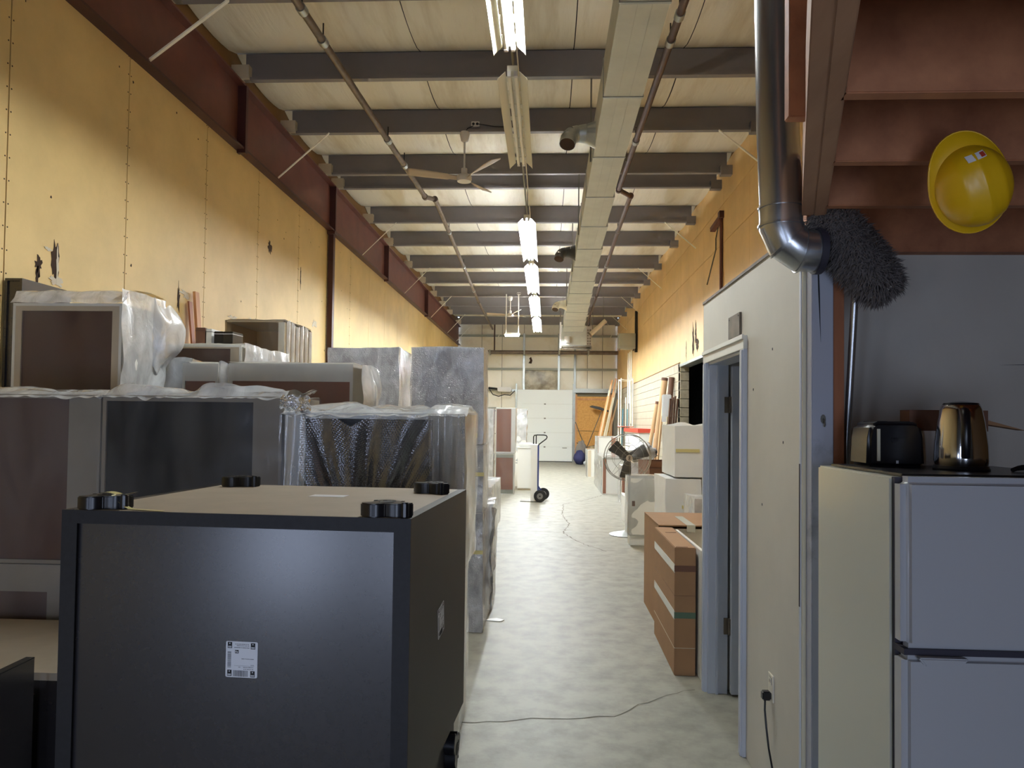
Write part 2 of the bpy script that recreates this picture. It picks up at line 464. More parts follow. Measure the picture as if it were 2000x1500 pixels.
for row in range(15):
    off = .2 if row % 2 else 0
    y = 16.64 + (off if off else 0)
    if off: mb.box(0, .02, 16.64, 16.64 + .19, row * .2066 + .006, row * .2066 + .2)
    while y < YF - .1:
        mb.box(0, .02, y, min(y + .39, YF), row * .2066 + .006, row * .2066 + .2)
        y += .4
ob = mb.build('block_courses', 'block_paint', wall_right); ob['kind'] = 'stuff'
for row in range(15):
    x1 = .20 if row > 6 else .15
    MB().box(.0, x1, 16.60, 16.86, row * .2066 + .004, row * .2066 + .2).build('block', 'block_raw', wall_right, bevel=.006)
MB().box(-.02, .22, 13.2, 16.62, 3.0, 3.06).build('opening_lintel', 'galvanized', wall_right)
# room behind the opening, its darkness painted in as near-black walls
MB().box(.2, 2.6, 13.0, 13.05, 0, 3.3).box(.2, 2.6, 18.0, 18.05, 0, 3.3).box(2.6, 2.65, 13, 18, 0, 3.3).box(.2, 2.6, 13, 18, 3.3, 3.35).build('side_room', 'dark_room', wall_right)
# charred stain over the opening
for k, (y, z, ry, rz_) in enumerate([(15.15, 3.45, .1, .32), (14.75, 3.3, .14, .12), (14.9, 3.55, .06, .2), (15.9, 3.3, .03, .18)]):
    b_ = blot(y, z, ry, rz_, 'hole_dark', 'torn_hole', 200 + k, x=-.004, parent=wall_right, jag=.5)

# unseen wall behind the camera with its added daylight openings
wb = struct(thing('wall_back', 'street wall with added daylight openings', 'wall', (0, YB, 0)))
xs = [XL - .12] + [v for q in DAYLIGHT_OPENINGS for v in q[:2]] + [XR + .2]
mb = MB()
for i in range(0, len(xs), 2): mb.box(xs[i], xs[i + 1], -.2, 0, 0, ZR)
for (x0, x1, z0, z1) in DAYLIGHT_OPENINGS: mb.box(x0, x1, -.2, 0, 0, z0).box(x0, x1, -.2, 0, z1, ZR)
mb.build('masonry', 'street_wall', wb)
for i, (x0, x1, z0, z1) in enumerate(DAYLIGHT_OPENINGS):
    wn = struct(thing('window_%d' % (i + 1), 'added daylight opening number %d behind the camera' % (i + 1), 'window', ((x0 + x1) / 2, YB - .1, z0)))
    hw = (x1 - x0) / 2; h = z1 - z0
    MB().box(-hw, -hw + .04, -.03, .03, 0, h).box(hw - .04, hw, -.03, .03, 0, h).box(-hw, hw, -.03, .03, 0, .04).box(-hw, hw, -.03, .03, h - .04, h).build('window_frame', 'rod_grey', wn)

# ------------------------------------------------------------------ roof
ceiling = struct(thing('ceiling', 'warehouse roof of dark purlins and sagging pale insulation', 'ceiling', (0, 0, 0)))
MB().box(XL - .2, XR + .2, YB - .2, YF + .3, 6.36, 6.45).build('roof_deck', 'roof_dark', ceiling)
PUR = [-1.4, .3, 1.98, 3.66, 5.34, 7.02, 8.71, 10.35, 12.11, 12.84, 15.06, 17.03, 19.49, 21.63, 23.9, 25.92, 27.9, 30.69]
def purlin_mesh():
    me_pts = [(-.045, 5.90), (.045, 5.90), (.045, 5.912), (-.030, 5.912), (-.030, 6.255), (-.09, 6.255), (-.09, 6.265), (-.045, 6.265)]
    return me_pts
pm = None
for y in PUR:
    if pm is None:
        mb = MB()
        # Z section seen from the aisle: web facing the camera, lower lip towards it
        mb.box(-3.82, 2.98, .0, .012, 5.90, 6.26); mb.box(-3.82, 2.98, -.07, 0, 5.90, 5.912); mb.box(-3.82, 2.98, .012, .08, 6.25, 6.26); mb.box(-3.82, 2.98, -.07, -.06, 5.912, 5.935)
        o = mb.build('purlin', 'purlin_grey', ceiling); pm = o.data
    else:
        o = link('purlin', pm, None, ceiling)
    o.location.y = y
    MB().box(-3.98, -3.74, y - .10, y + .0, 5.90, 6.08).build('end_clip', 'cabinet_cream', ceiling)
    if y > 8: MB().box(2.86, 3.05, y - .1, y + .02, 5.86, 6.02).build('end_clip', 'purlin_grey', ceiling)
xsplit = [XL, -1.62, .28, 1.62, XR + .1]
for i in range(len(PUR) - 1):
    y0, y1 = PUR[i] + .013, PUR[i + 1] - .001
    for j in range(4):
        x0, x1 = xsplit[j] + .006, xsplit[j + 1] - .006
        def fn(u, v, y0=y0, y1=y1, x0=x0, x1=x1, s=i * 4 + j):
            x = x0 + (x1 - x0) * u; y = y0 + (y1 - y0) * v
            e = sin(pi * v) ** .6 if 0 < v < 1 else 0
            wr = .012 * noise.noise(Vector((x * 3 + s, y * .7, s))) * e
            return (x, y, 6.268 - .12 * e * min(1., (y1 - y0) / 1.5) + wr)
        MB().grid(fn, 14, 8).build('insulation_blanket', 'insulation', ceiling, smooth=60)
# lengthwise sag bars over the duct lane
for x in (.28, -1.62):
    pass
blotc = MB().prism([(-2.5, 13.7), (-2.32, 13.62), (-2.2, 13.75), (-2.35, 13.95), (-2.48, 13.9)], 'z', 6.16, 6.17).build('torn_patch', 'hole_dark', ceiling)

# rafter along the left wall
rafter = struct(thing('roof_beam', 'red oxide steel roof beam running along the yellow wall', 'beam', (0, 0, 0)))
MB().box(-3.935, -3.925, YB, YF, 5.09, 5.87).build('web', 'oxide_steel', rafter)
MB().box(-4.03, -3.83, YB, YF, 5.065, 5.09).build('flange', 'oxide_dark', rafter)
MB().box(-4.03, -3.83, YB, YF, 5.87, 5.893).build('flange', 'oxide_steel', rafter)
for y in (3.0, 8.76, 12.6, 16.9, 22.6):
    MB().box(-3.925, -3.815, y - .03, y + .03, 5.02, 5.87).build('stiffener', 'oxide_dark', rafter)
for y in (3.66, 7.02, 10.35, 15.06, 19.49, 23.9, 27.9, 30.69):
    MB().bar((-3.88, y - .35, 5.14), (-3.25, y - .05, 5.90), .06, .014).build('flange_brace', 'insulation', rafter)
for y in (10.35, 15.06, 19.49, 23.9, 27.9, 30.0):
    MB().bar((2.42, y - .05, 5.90), (3.03, y - .2, 5.32), .06, .014).build('flange_brace', 'insulation', ceiling)
col = struct(thing('steel_column', 'slim red oxide steel post standing against the yellow wall', 'column', (-3.885, 12.6, 0)))
MB().box(-.045, .045, -.055, .055, 0, 5.02).build('shaft', 'oxide_dark', col)
MB().box(-.06, .08, -.1, .1, 5.0, 5.05).build('cap_plate', 'oxide_dark', col)

# ------------------------------------------------------------------ white office partition with its door
P = struct(thing('partition', 'off-white partition wall holding the narrow doorway', 'wall', (1.02, 0, 0)))
D0, D1 = 3.78, 4.59
MB().box(0, .10, 2.94, D0, 0, 2.46).box(0, .10, D1, 4.74, 0, 2.46).box(0, .10, D0, D1, 2.07, 2.46).build('wall_panel', 'partition_paint', P)
MB().box(.1, 2.03, 4.64, 4.74, 0, 2.46).build('end_wall', 'partition_paint', P)
MB().box(-.006, .1, 2.94, 4.745, 2.46, 2.475).build('top_trim', 'plate_brown', P)
MB().box(.1, 2.03, 3.38, 4.745, 2.46, 2.475).build('lid', 'partition_paint', P)
MB().box(-.004, .02, 2.928, 2.944, 0, 2.46).build('corner_bead', 'casing_paint', P)
MB().box(.0, .03, 2.915, 2.94, 0, 2.44).build('edge_board', 'cream_board', P)
MB().box(.012, .095, 2.85, 2.915, 0, 2.44).build('wall_post', 'post_paint', P, bevel=.003)
MB().box(.10, .145, 2.87, 2.96, 0, 2.40).build('stud', 'stud_wood', P, bevel=.003)
MB().prism([(.03, 2.42), (.036, 2.2), (.046, 2.0), (.042, 2.2), (.034, 2.42)], 'y', 2.8485, 2.85).build('crack', 'ink', P)
for (x, z) in ((.055, 1.70),):
    MB().prism([(x + .010 * cos(a), z + .018 * sin(a)) for a in [k * pi / 5 for k in range(10)]], 'y', 2.847, 2.85).build('hook_plate', 'rod_grey', P)
    MB().tube([(x, 2.848, z), (x, 2.835, z - .005), (x, 2.83, z - .02), (x, 2.835, z - .03)], .003, 6).build('hook', 'rod_grey', P)
MB().box(-.0045, .0, 2.93, 2.945, .95, 1.52).build('bead_scrape', 'gasket', P)
for k, (y, z) in enumerate([(3.3, 2.02), (3.45, 1.3), (3.6, 1.85), (3.15, 1.6)]):
    MB().prism([(y + .005 * cos(a), z + .007 * sin(a)) for a in [q * pi / 3 for q in range(6)]], 'x', -.0015, 0).build('nail_pit', 'gasket', P)
dr = struct(thing('door_3', 'white door standing open in the narrow partition doorway', 'door', (1.02, 0, 0)))
cas = [(-.018, -.0), ]
for (y0, y1) in ((D0 - .07, D0), (D1, D1 + .07)):
    MB().box(-.02, 0, y0, y1, 0, 2.065).box(-.027, -.018, y0 + .012, y0 + .03, 0, 2.06).box(-.024, -.018, y0 + .04, y0 + .06, 0, 2.06).build('door_casing', 'casing_paint', dr, bevel=.002)
MB().box(-.02, 0, D0 - .07, D1 + .07, 2.065, 2.135).box(-.028, -.018, D0 - .075, D1 + .075, 2.115, 2.14).build('door_casing', 'white_paint', dr, bevel=.002)
MB().box(0, .12, D0, D0 + .02, 0, 2.06).box(0, .12, D1 - .02, D1, 0, 2.06).box(0, .12, D0, D1, 2.05, 2.07).build('door_jamb', 'casing_paint', dr)
MB().box(.045, .06, D1 - .035, D1 - .02, 0, 2.05).build('door_stop', 'casing_paint', dr)
leaf = MB().box(.13, .90, D1 - .075, D1 - .035, .015, 2.04).build('door_leaf', 'casing_paint', dr, bevel=.003)
for z in (1.80, .42):
    h = MB().box(.095, .135, D1 - .032, D1 - .022, z - .05, z + .05).tube([(.126, D1 - .045, z - .05), (.126, D1 - .045, z + .05)], .009, 8).build('hinge', 'plate_brown', dr)
sign = MB().box(-.012, 0, 3.82, 4.05, 2.15, 2.27).build('name_plate', 'plate_brown', None)
sign.location = (1.02, 0, 0); tag(sign, 'small tarnished metal plate screwed above the door casing', 'plate')
for y in (3.84, 4.03):
    MB().lathe([(.004, 0), (.005, .002)], 8).build('screw', 'ink', sign).matrix_basis = Matrix.Translation((-.012, y, 2.255)) @ Matrix.Rotation(-pi / 2, 4, 'Y')
# outlet with plug and cord
ot = thing('wall_outlet', 'ivory wall outlet low on the partition by the fridge', 'outlet', (1.02, 3.30, .50))
MB().box(-.006, 0, -.036, .036, -.06, .06).build('cover_plate', 'ivory', ot, bevel=.002)
MB().box(-.009, -.005, -.017, .017, .012, .046).build('socket', 'ivory', ot, bevel=.003)
MB().box(-.0095, -.0085, -.008, -.005, .022, .036).box(-.0095, -.0085, .005, .008, .022, .036).build('slot', 'ink', ot)
pc = thing('power_cord', 'black plug and power cord hanging down the partition', 'cord', (1.02, 3.30, .47))
MB().box(-.045, -.0065, -.018, .018, -.026, .014).build('plug', 'black_plastic', pc, bevel=.006, smooth=40)
MB().tube([(-.03, -.002, -.02), (-.032, -.005, -.07), (-.03, -.02, -.14), (-.028, -.05, -.22), (-.025, -.10, -.30), (-.03, -.17, -.38), (-.03, -.26, -.44), (-.02, -.34, -.463)], .0045, 8).build('cable', 'black_plastic', pc, smooth=60)

# kitchenette behind the fridge
wk = struct(box('wall_kitchen', 'kitchen_wall', 1.12, XR, 3.30, 3.38, 0, 2.47), 'plain off-white wall behind the fridge', 'wall')
MB().prism([(2.02, 1.955), (2.3, 1.962), (2.6, 1.958), (2.6, 1.953), (2.3, 1.957)], 'y', 3.298, 3.30).build('crack', 'ink', wk)
lc = struct(thing('loft_ceiling', 'open loft floor of reddish wooden joists over the fridge', 'ceiling', (0, 0, 0)))
def edge_x(y): return .985 + (y - 2.57) * .336      # inner side of the skewed edge beam
jy = [.40, .83, 1.26, 1.69, 2.13, 2.56]
for y in jy:
    MB().box(edge_x(y) + .0, XR, y, y + .04, 2.45, 2.685).build('joist', 'raw_wood', lc, bevel=.003)
MB().box(1.15, XR, 3.24, 3.30, 2.45, 2.685).build('rim_joist', 'raw_wood', lc)
for k in range(9):
    x0 = .0; y = .2 + k * .345
    MB().prism([(edge_x(y) - .05, y), (XR, y), (XR, y + .34), (edge_x(y + .34) - .05, y + .34)], 'z', 2.687, 2.705).build('deck_board', 'stud_wood', lc)
for s_ in (0, 1):
    a, b = (edge_x(.3) - .022 - .044 * s_, .3), (edge_x(2.68) - .022 - .044 * s_, 2.68)
    MB().bar((a[0], a[1], 2.5675), (b[0], b[1], 2.5675), .042, .235).build('edge_beam', 'beam_wood', lc, bevel=.003)
MB().box(.655, .712, 1.98, 2.02, 2.52, 3.6).build('guard_post', 'raw_wood', lc, bevel=.003)

# ------------------------------------------------------------------ galvanized flue pipe
fl = thing('flue_pipe', 'galvanized round flue pipe with elbow beside the wooden loft beam', 'pipe', (.88, 2.75, 2.5))
MB().tube([(-.03, .0, 1.75), (-.022, 0, .8), (-.012, 0, .3), (0, 0, .0)], .078, 28).build('straight_pipe', 'flue_metal', fl, smooth=40)
pe = [(0, 0, 0), (0, 0, -.07), (.025, 0, -.13), (.075, 0, -.165), (.14, 0, -.165)]
MB().tube(pe, .080, 28, caps=False).build('elbow', 'flue_metal', fl, smooth=20)
for i, q in enumerate(((0, 0, .0), pe[1], pe[2], pe[3])):
    d = Vector((0, 0, -1)) if i < 2 else (Vector((.6, 0, -.6)) if i == 2 else Vector((1, 0, -.2))); d.normalize()
    MB().tube([Vector(q) - d * .004, Vector(q) + d * .004], .0845, 28).build('seam_bead', 'flue_metal', fl, smooth=40)
MB().tube([(.125, 0, -.165), (.15, 0, -.165)], .088, 28).build('clamp_band', 'gasket', fl, smooth=40)

# ------------------------------------------------------------------ fridge and what stands on it
FX, FY = 1.015, 2.09
fr = thing('refrigerator', 'white top-freezer refrigerator beside the partition', 'refrigerator', (FX, FY, 0))
MB().box(0, .62, .085, .65, .04, 1.525).build('body', 'fridge_side', fr, bevel=.006, smooth=40)
MB().box(-.002, .622, .0, .075, 1.040, 1.53).build('freezer_door', 'fridge_white', fr, bevel=.022, seg=5, smooth=40)
dl = MB().box(-.002, .622, .0, .075, .06, 1.029).build('lower_door', 'fridge_white', fr, bevel=.018, seg=4, smooth=40)
MB().box(.006, .614, .07, .088, .06, 1.525).build('gasket', 'gasket', fr)
MB().box(.004, .618, .012, .08, 1.026, 1.043).build('door_gap', 'gasket', fr)
MB().prism([(.03, 1.027), (.17, 1.026), (.15, 1.006), (.10, .998), (.05, 1.003)], 'y', -.016, .01).build('door_grip', 'fridge_white', dl, bevel=.004, smooth=40)
MB().box(.02, .60, .1, .6, 0, .04).build('plinth', 'black_matte', fr)
tr = MB().box(-.29, .29, -.27, .26, 0, .008).build('serving_mat', 'black_plastic', None, bevel=.003)
tr.location = (1.335, 2.44, 1.5265); tag(tr, 'thin black mat covering the top of the fridge', 'mat')
# toaster
to = thing('toaster', 'glossy black toaster at the edge of the fridge top', 'toaster', (1.20, 2.60, 1.535))
def rr(hw, hh, r, n=5):
    out = []
    for cx, cy, a0 in ((hw - r, hh - r, 0), (-hw + r, hh - r, 90), (-hw + r, -hh + r, 180), (hw - r, -hh + r, 270)):
        for k in range(n + 1):
            a = radians(a0 + 90 * k / n); out.append((cx + r * cos(a), cy + r * sin(a)))
    return out
prof = [(-.098, 0), (.098, 0), (.094, .10), (.084, .145), (.06, .155), (-.06, .155), (-.084, .145), (-.094, .10)]
MB().prism(prof, 'y', -.075, .075).build('body', 'black_plastic', to, bevel=.012, seg=3, smooth=50)
MB().box(-.055, -.02, -.055, .055, .1545, .157).box(.02, .055, -.055, .055, .1545, .157).build('bread_slot', 'ink', to)
MB().box(-.066, -.056, -.079, -.073, .02, .13).build('pale_strip', 'cream_board', to)  # narrow cream strip down the toaster front
MB().box(-.02, .02, -.09, -.073, .085, .1).build('lever', 'black_plastic', to, bevel=.003)
MB().box(-.002, .006, -.077, -.074, .012, .022).build('indicator', 'label_paper', to)
# kettle
ke = thing('electric_kettle', 'polished steel electric kettle on the fridge top', 'kettle', (1.345, 2.40, 1.535), -.5)
MB().lathe([(.074, .015), (.078, .03), (.076, .08), (.068, .15), (.060, .195), (.056, .208), (.05, .214)], 36).build('body', 'chrome', ke, smooth=50)
MB().lathe([(.08, 0), (.082, .006), (.078, .015)], 32).build('power_base', 'black_plastic', ke, smooth=40)
MB().lathe([(.055, .208), (.05, .217), (.02, .221), (.004, .222)], 28).build('lid', 'black_plastic', ke, smooth=40)
MB().tube([(.01, -.058, .19), (.012, -.085, .185), (.012, -.1, .14), (.012, -.098, .08), (.012, -.08, .045)], .013, 10).build('handle', 'black_plastic', ke, smooth=60)
MB().prism([(-.02, .19), (.02, .19), (.0, .155)], 'y', .055, .085).build('spout', 'chrome', ke)
ca = thing('carton', 'brown and white carton behind the kettle on the fridge', 'box', (1.44, 2.68, 1.535))
MB().box(-.135, .14, -.03, .04, .125, .2).build('brown_sleeve', 'kraft_dark', ca)
MB().box(-.11, .12, -.035, .035, 0, .125).build('white_carton', 'cabinet_white', ca)
MB().prism([(.14, .165), (.27, .13), (.14, .15)], 'y', -.03, .02).build('flap', 'kraft', ca)
lz = MB()
for k in range(3): lz.tube([(-.03 + .02 * k, -.02 + .012 * k, .006 + .004 * k), (.0 + .02 * k, 0, .012), (.045 + .01 * k, .01, .018), (.07, .02 * k - .01, .012)], .007, 8)
sp = lz.build('spoon_bundle', 'black_matte', None, smooth=60); sp.location = (1.50, 2.36, 1.535); tag(sp, 'bundle of small black utensils lying on the fridge top', 'utensils')

# dust mop leaning upside down behind the fridge
mo = thing('dust_mop', 'dark grey shaggy dust mop leaning head up behind the fridge', 'mop', (1.21, 3.02, 0))
MB().tube([(0, 0, 0), (.0, -.06, 1.6), (-.02, -.19, 2.20)], .014, 12).build('handle', 'flue_metal', mo, smooth=60)
ca_, cb_ = Vector((-.125, -.25, 2.43)), Vector((.025, -.26, 2.235)); hr = .09
ax = (cb_ - ca_).normalized(); sx = ax.cross(Vector((0, 1, 0))).normalized(); sy = ax.cross(sx)
path = []; rad = []
for k in range(13):
    t = k / 12; e = -1 + 2 * t
    path.append(ca_ - ax * hr * .6 + (cb_ - ca_ + ax * hr * 1.2) * t); rad.append(hr * max(.12, (1 - abs(e) ** 5)) ** .5)
MB().tube(path, rad, 18).build('mop_pad', 'mop_core', mo, smooth=60)
mb = MB(); r = random.Random(11)
for k in range(11000):
    t = r.random(); a = r.uniform(0, 2 * pi); e = -1 + 2 * t
    c = ca_ - ax * hr * .6 + (cb_ - ca_ + ax * hr * 1.2) * t
    rr_ = hr * max(.05, (1 - abs(e) ** 5)) ** .5
    n = sx * cos(a) + sy * sin(a) + ax * (e ** 3) * 1.1; n.normalize()
    if n.y > .45: continue
    p0 = c + n * rr_ * .95
    tg = Vector((r.uniform(-1, 1), r.uniform(-1, 1), r.uniform(-1.4, .6)))
    p1 = p0 + n * .012 + tg * .009; p2 = p1 + n * .003 + tg * .013 + Vector((0, 0, -.006))
    s = n.cross(tg); s = s.normalized() * .002 if s.length > 1e-5 else sx * .002
    q = len(mb.v); mb.v += [tuple(p0 - s), tuple(p0 + s), tuple(p1 + s), tuple(p1 - s), tuple(p2)]
    mb.f += [(q, q + 1, q + 2, q + 3), (q + 3, q + 2, q + 4)]
o = mb.build('mop_strands', 'mop_grey', mo); o['kind'] = 'stuff'

# hard hat hanging from a joist
hh = thing('hard_hat', 'yellow hard hat hung from a loft joist', 'helmet', (1.095, 1.93, 2.305))
az = Vector((-.12, -1.0, -.40)).normalized(); ay = Vector((-.34, .17, 1)); ay = (ay - az * ay.dot(az)).normalized(); axx = ay.cross(az)
HM = Matrix((axx, ay, az)).transposed().to_4x4()
hh.matrix_world = Matrix.Translation((1.137, 1.95, 2.312)) @ HM @ Matrix.Scale(.88, 4)
def dome(u, v):
    a = 2 * pi * u; b = v * pi / 2
    rx, ry, rz = .102, .124, .115
    k = cos(b) ** .82
    x, y, z = rx * k * cos(a), ry * k * sin(a), rz * sin(b) ** .9
    # three crown ridges
    rid = max(0, 1 - abs(x) / .018) + .7 * max(0, 1 - abs(abs(x) - .05) / .012)
    s_ = 1 + .035 * rid * (v > .15) * min(1, (v - .15) * 4)
    return (x * s_, y * s_, z * s_ - .04)
MB().grid(dome, 64, 20).build('shell', 'hat_yellow', hh, smooth=60)
def brim(u, v):
    a = 2 * pi * u
    pk = max(0, sin(a)) ** 3
    ex = .010 + .034 * pk + .012 * max(0, -sin(a)) ** 2
    rx, ry = .102 + ex * v, .124 + ex * v
    return (rx * cos(a), ry * sin(a), -.04 - .012 * v - .016 * pk * v * v)
def brim2(u, v):
    x, y, z = brim(u, v); return (x, y, z - .004)
MB().grid(brim, 64, 4).grid(brim2, 64, 4).build('brim', 'hat_yellow', hh, smooth=50)
MB().tube([(brim(k / 48, 1)[0], brim(k / 48, 1)[1], brim(k / 48, 1)[2] - .002) for k in range(48)], .003, 6, closed=True).build('brim_edge', 'hat_yellow', hh, smooth=60)
def stick(u, v):
    x = -.022 + .05 * u; y = .086 + .018 * v
    q = max(0, 1 - (x / .102) ** 2 - (y / .124) ** 2) ** .5
    return (x * 1.02, y * 1.02, .115 * q ** .9 * 1.03 - .034)
st = MB().grid(stick, 8, 3).build('sticker', 'label_paper', hh, smooth=60)
MB().grid(lambda u, v: (stick(.72 + .25 * u, .15 + .7 * v)[0], stick(.72 + .25 * u, .15 + .7 * v)[1], stick(.72 + .25 * u, .15 + .7 * v)[2] + .001), 3, 2).build('sticker_mark', 'red_paint', st)
MB().tube([(0, .10, -.05), (0, .125, -.09), (0, .13, -.14)], .003, 6).build('hanging_strap', 'grey_cloth', hh)

# ------------------------------------------------------------------ wrapped cabinets
def wrap(parent, x0, x1, y0, y1, z0, z1, m, seed, amp=.012, off=.008, faces='frlt', lump=0., step=.045, name='plastic_wrap'):
    """a loose sheet of plastic around a box: front (low y), back, two sides, top; local coordinates of the parent"""
    X0, X1, Y0, Y1, Z1 = x0 - off, x1 + off, y0 - off, y1 + off, z1 + off
    Z0 = z0 + .004
    mb = MB()
    def dp(p):
        d = nv(p, 3.2, seed) * amp + nv(p, 9., seed + 3) * (amp * .5)
        t = max(0., min(1., (p[2] - (Z1 - .05)) / .05))
        lz_ = lump * t * max(0., noise.noise(Vector((p[0] * 4 + seed, p[1] * 4, seed * 2))) + .15) if lump else 0
        low = max(0., min(1., (p[2] - Z0) / .06))
        return (p[0] + d.x, p[1] + d.y, p[2] + d.z * low + lz_)
    nx, ny, nz = max(2, int((X1 - X0) / step)), max(2, int((Y1 - Y0) / step)), max(2, int((Z1 - Z0) / step))
    L = lambda a, b, t: a + (b - a) * t
    if 'f' in faces: mb.grid(lambda u, v: dp((L(X0, X1, u), Y0, L(Z0, Z1, v))), nx, nz)
    if 'k' in faces: mb.grid(lambda u, v: dp((L(X0, X1, u), Y1, L(Z0, Z1, v))), nx, nz)
    if 'l' in faces: mb.grid(lambda u, v: dp((X0, L(Y0, Y1, u), L(Z0, Z1, v))), ny, nz)
    if 'r' in faces: mb.grid(lambda u, v: dp((X1, L(Y0, Y1, u), L(Z0, Z1, v))), ny, nz)
    if 't' in faces: mb.grid(lambda u, v: dp((L(X0, X1, u), L(Y0, Y1, v), Z1)), nx, ny)
    return mb.build(name, m, parent, smooth=75)

def cabinet(label, x0, x1, y0, y1, z0, z1, bl=.0, br=.0, bt=.0, bb=.0, panel='hardboard', body='cabinet_white', border=None,
            wm='film', seed=1, faces='frt', lump=0., amp=.012, off=.008, group=None, rz=0., name='wrapped_cabinet', cat='cabinet', inset=.012):
    xc, yc = (x0 + x1) / 2, (y0 + y1) / 2
    t = thing(name, label, cat, (xc, yc, z0), rz, group)
    hx, hy, h = (x1 - x0) / 2, (y1 - y0) / 2, z1 - z0
    T = .018; border = border or body
    MB().box(-hx, -hx + T, -hy, hy, 0, h).build('side_panel', body, t)
    MB().box(hx - T, hx, -hy, hy, 0, h).build('side_panel', body, t)
    MB().box(-hx + T, hx - T, -hy, hy, h - T, h).build('top_panel', body, t)
    MB().box(-hx + T, hx - T, -hy, hy, 0, T).build('bottom_panel', body, t)
    MB().box(-hx + T, hx - T, hy - .018, hy - .002, T, h - T).build('door_panel', body, t)
    MB().box(-hx + T, hx - T, -hy + inset, -hy + inset + .006, T, h - T).build('back_panel', panel, t)
    if bl > T: MB().box(-hx + T, -hx + bl, -hy + .001, -hy + inset, T, h - T).build('stile', border, t)
    if br > T: MB().box(hx - br, hx - T, -hy + .001, -hy + inset, T, h - T).build('stile', border, t)
    a, b = -hx + max(bl, T), hx - max(br, T)
    if bt > T: MB().box(a, b, -hy + .001, -hy + inset, h - bt, h - T).build('rail', border, t)
    if bb > T: MB().box(a, b, -hy + .001, -hy + inset, T, bb).build('rail', border, t)
    if wm: wrap(t, -hx, hx, -hy, hy, 0, h, wm, seed, amp, off, faces, lump)
    return t
WG = 'plastic-wrapped cabinets stacked along the yellow wall'

# front row, upper tier and lower tier
a1 = cabinet('brown-backed wrapped cabinet in the front row, hard against the yellow wall', -3.25, -2.305, 3.60, 4.2, .915, 1.79, .1, .17, .02, .02, 'hardboard_dark', 'cream_shaded', 'cream_shaded', wm='film_thin', seed=2, lump=.05, group=WG)  # back panel and edges coloured darker to stand for the dim light here
a2 = cabinet('dark-backed wrapped cabinet in the middle of the front row', -2.295, -1.352, 3.60, 4.2, .915, 1.79, .02, .15, .03, .02, 'black_matte', 'cream_shaded', 'cream_shaded', wm='film_thin', seed=5, lump=.07, group=WG)
c1 = cabinet('black-backed cabinet hung with sparkling bubble wrap in the front row', -1.335, -.415, 3.60, 4.2, .925, 1.712, .105, .16, .03, .02, 'black_matte', 'cabinet_white', wm='film_thin', seed=8, lump=.06, group=WG)
cabinet('lower wrapped cabinet under the brown-backed one by the yellow wall', -3.25, -2.305, 3.60, 4.2, 0, .91, .1, .26, .14, .04, 'hardboard_dark', 'cream_shaded', 'cream_shaded', wm='film_thin', seed=11, group=WG)
cabinet('lower wrapped cabinet under the dark-backed one of the front row', -2.295, -1.352, 3.60, 4.2, 0, .91, .1, .15, .14, .04, 'hardboard_dark', 'cabinet_white', 'cabinet_cream', wm='film_thin', seed=12, group=WG)
cabinet('lower wrapped cabinet under the bubble-wrapped one of the front row', -1.335, -.455, 3.60, 4.2, 0, .915, .1, .15, .1, .04, 'hardboard_dark', 'cabinet_white', wm='film_thin', seed=13, group=WG)
# overhanging flap of bubble wrap at the corner of the dark-backed cabinet
def flap(u, v):
    x = .472 + .15 * u; z = .885 - .01 * u - .075 * v - .02 * u * v
    return (x, -.315 - .02 * sin(u * 9 + v * 2) + .012 * sin(v * 14), z + .008 * sin(u * 22))
MB().grid(flap, 16, 8).build('wrap_flap', 'bubble_wrap', a2, smooth=70)
# sheet of bubble wrap over the black back, with folds running towards its middle
def drape(u, v):
    x = -.36 + .68 * u; top = .772 - .045 * max(0., 1 - abs((u - .38) / .17)) - .008 * sin(u * 21)
    z = top - (top - .10) * v
    th = atan2(u - .47, 1.55 - v * 1.25)
    f_ = .026 * sin(th * 23 + 1.0 * sin(v * 4)) + .010 * sin(th * 47 + 2 * v) + .006 * noise.noise(Vector((u * 9, v * 7, 3)))
    return (x, -.335 - .02 + f_ * (.4 + .8 * v if v < .7 else .9), z)
def bubbled(u, v):
    x, y, z = drape(u, v)
    px, pz = u * .68 / .0135, v * .68 / .0117
    row = math.floor(pz); fx = (px + .5 * (row % 2)) % 1 - .5; fz = pz - row - .5
    q = 1 - (fx * fx + fz * fz) / .19
    return (x, y - (.0015 * q if q > 0 else 0), z)
MB().grid(bubbled, 250, 232).build('bubble_sheet', 'bubble_film', c1, smooth=85)
def side_film(u, v):
    x = .285 + .185 * u + .02 * v * (1 - u); z = .785 - .74 * v
    return (x, -.34 - .035 * (1 - v) * (.5 + .5 * sin(u * 17 + v)) - .02 * u, z)
MB().grid(side_film, 24, 24).build('hanging_film', 'bubble_wrap', c1, smooth=80)
def side_film2(u, v):
    x = -.47 + .125 * u; z = .775 - .72 * v
    return (x, -.335 - .02 * (.5 + .5 * sin(u * 11 + v * 3 + 1)), z)
MB().grid(side_film2, 12, 20).build('hanging_film', 'film', c1, smooth=80)

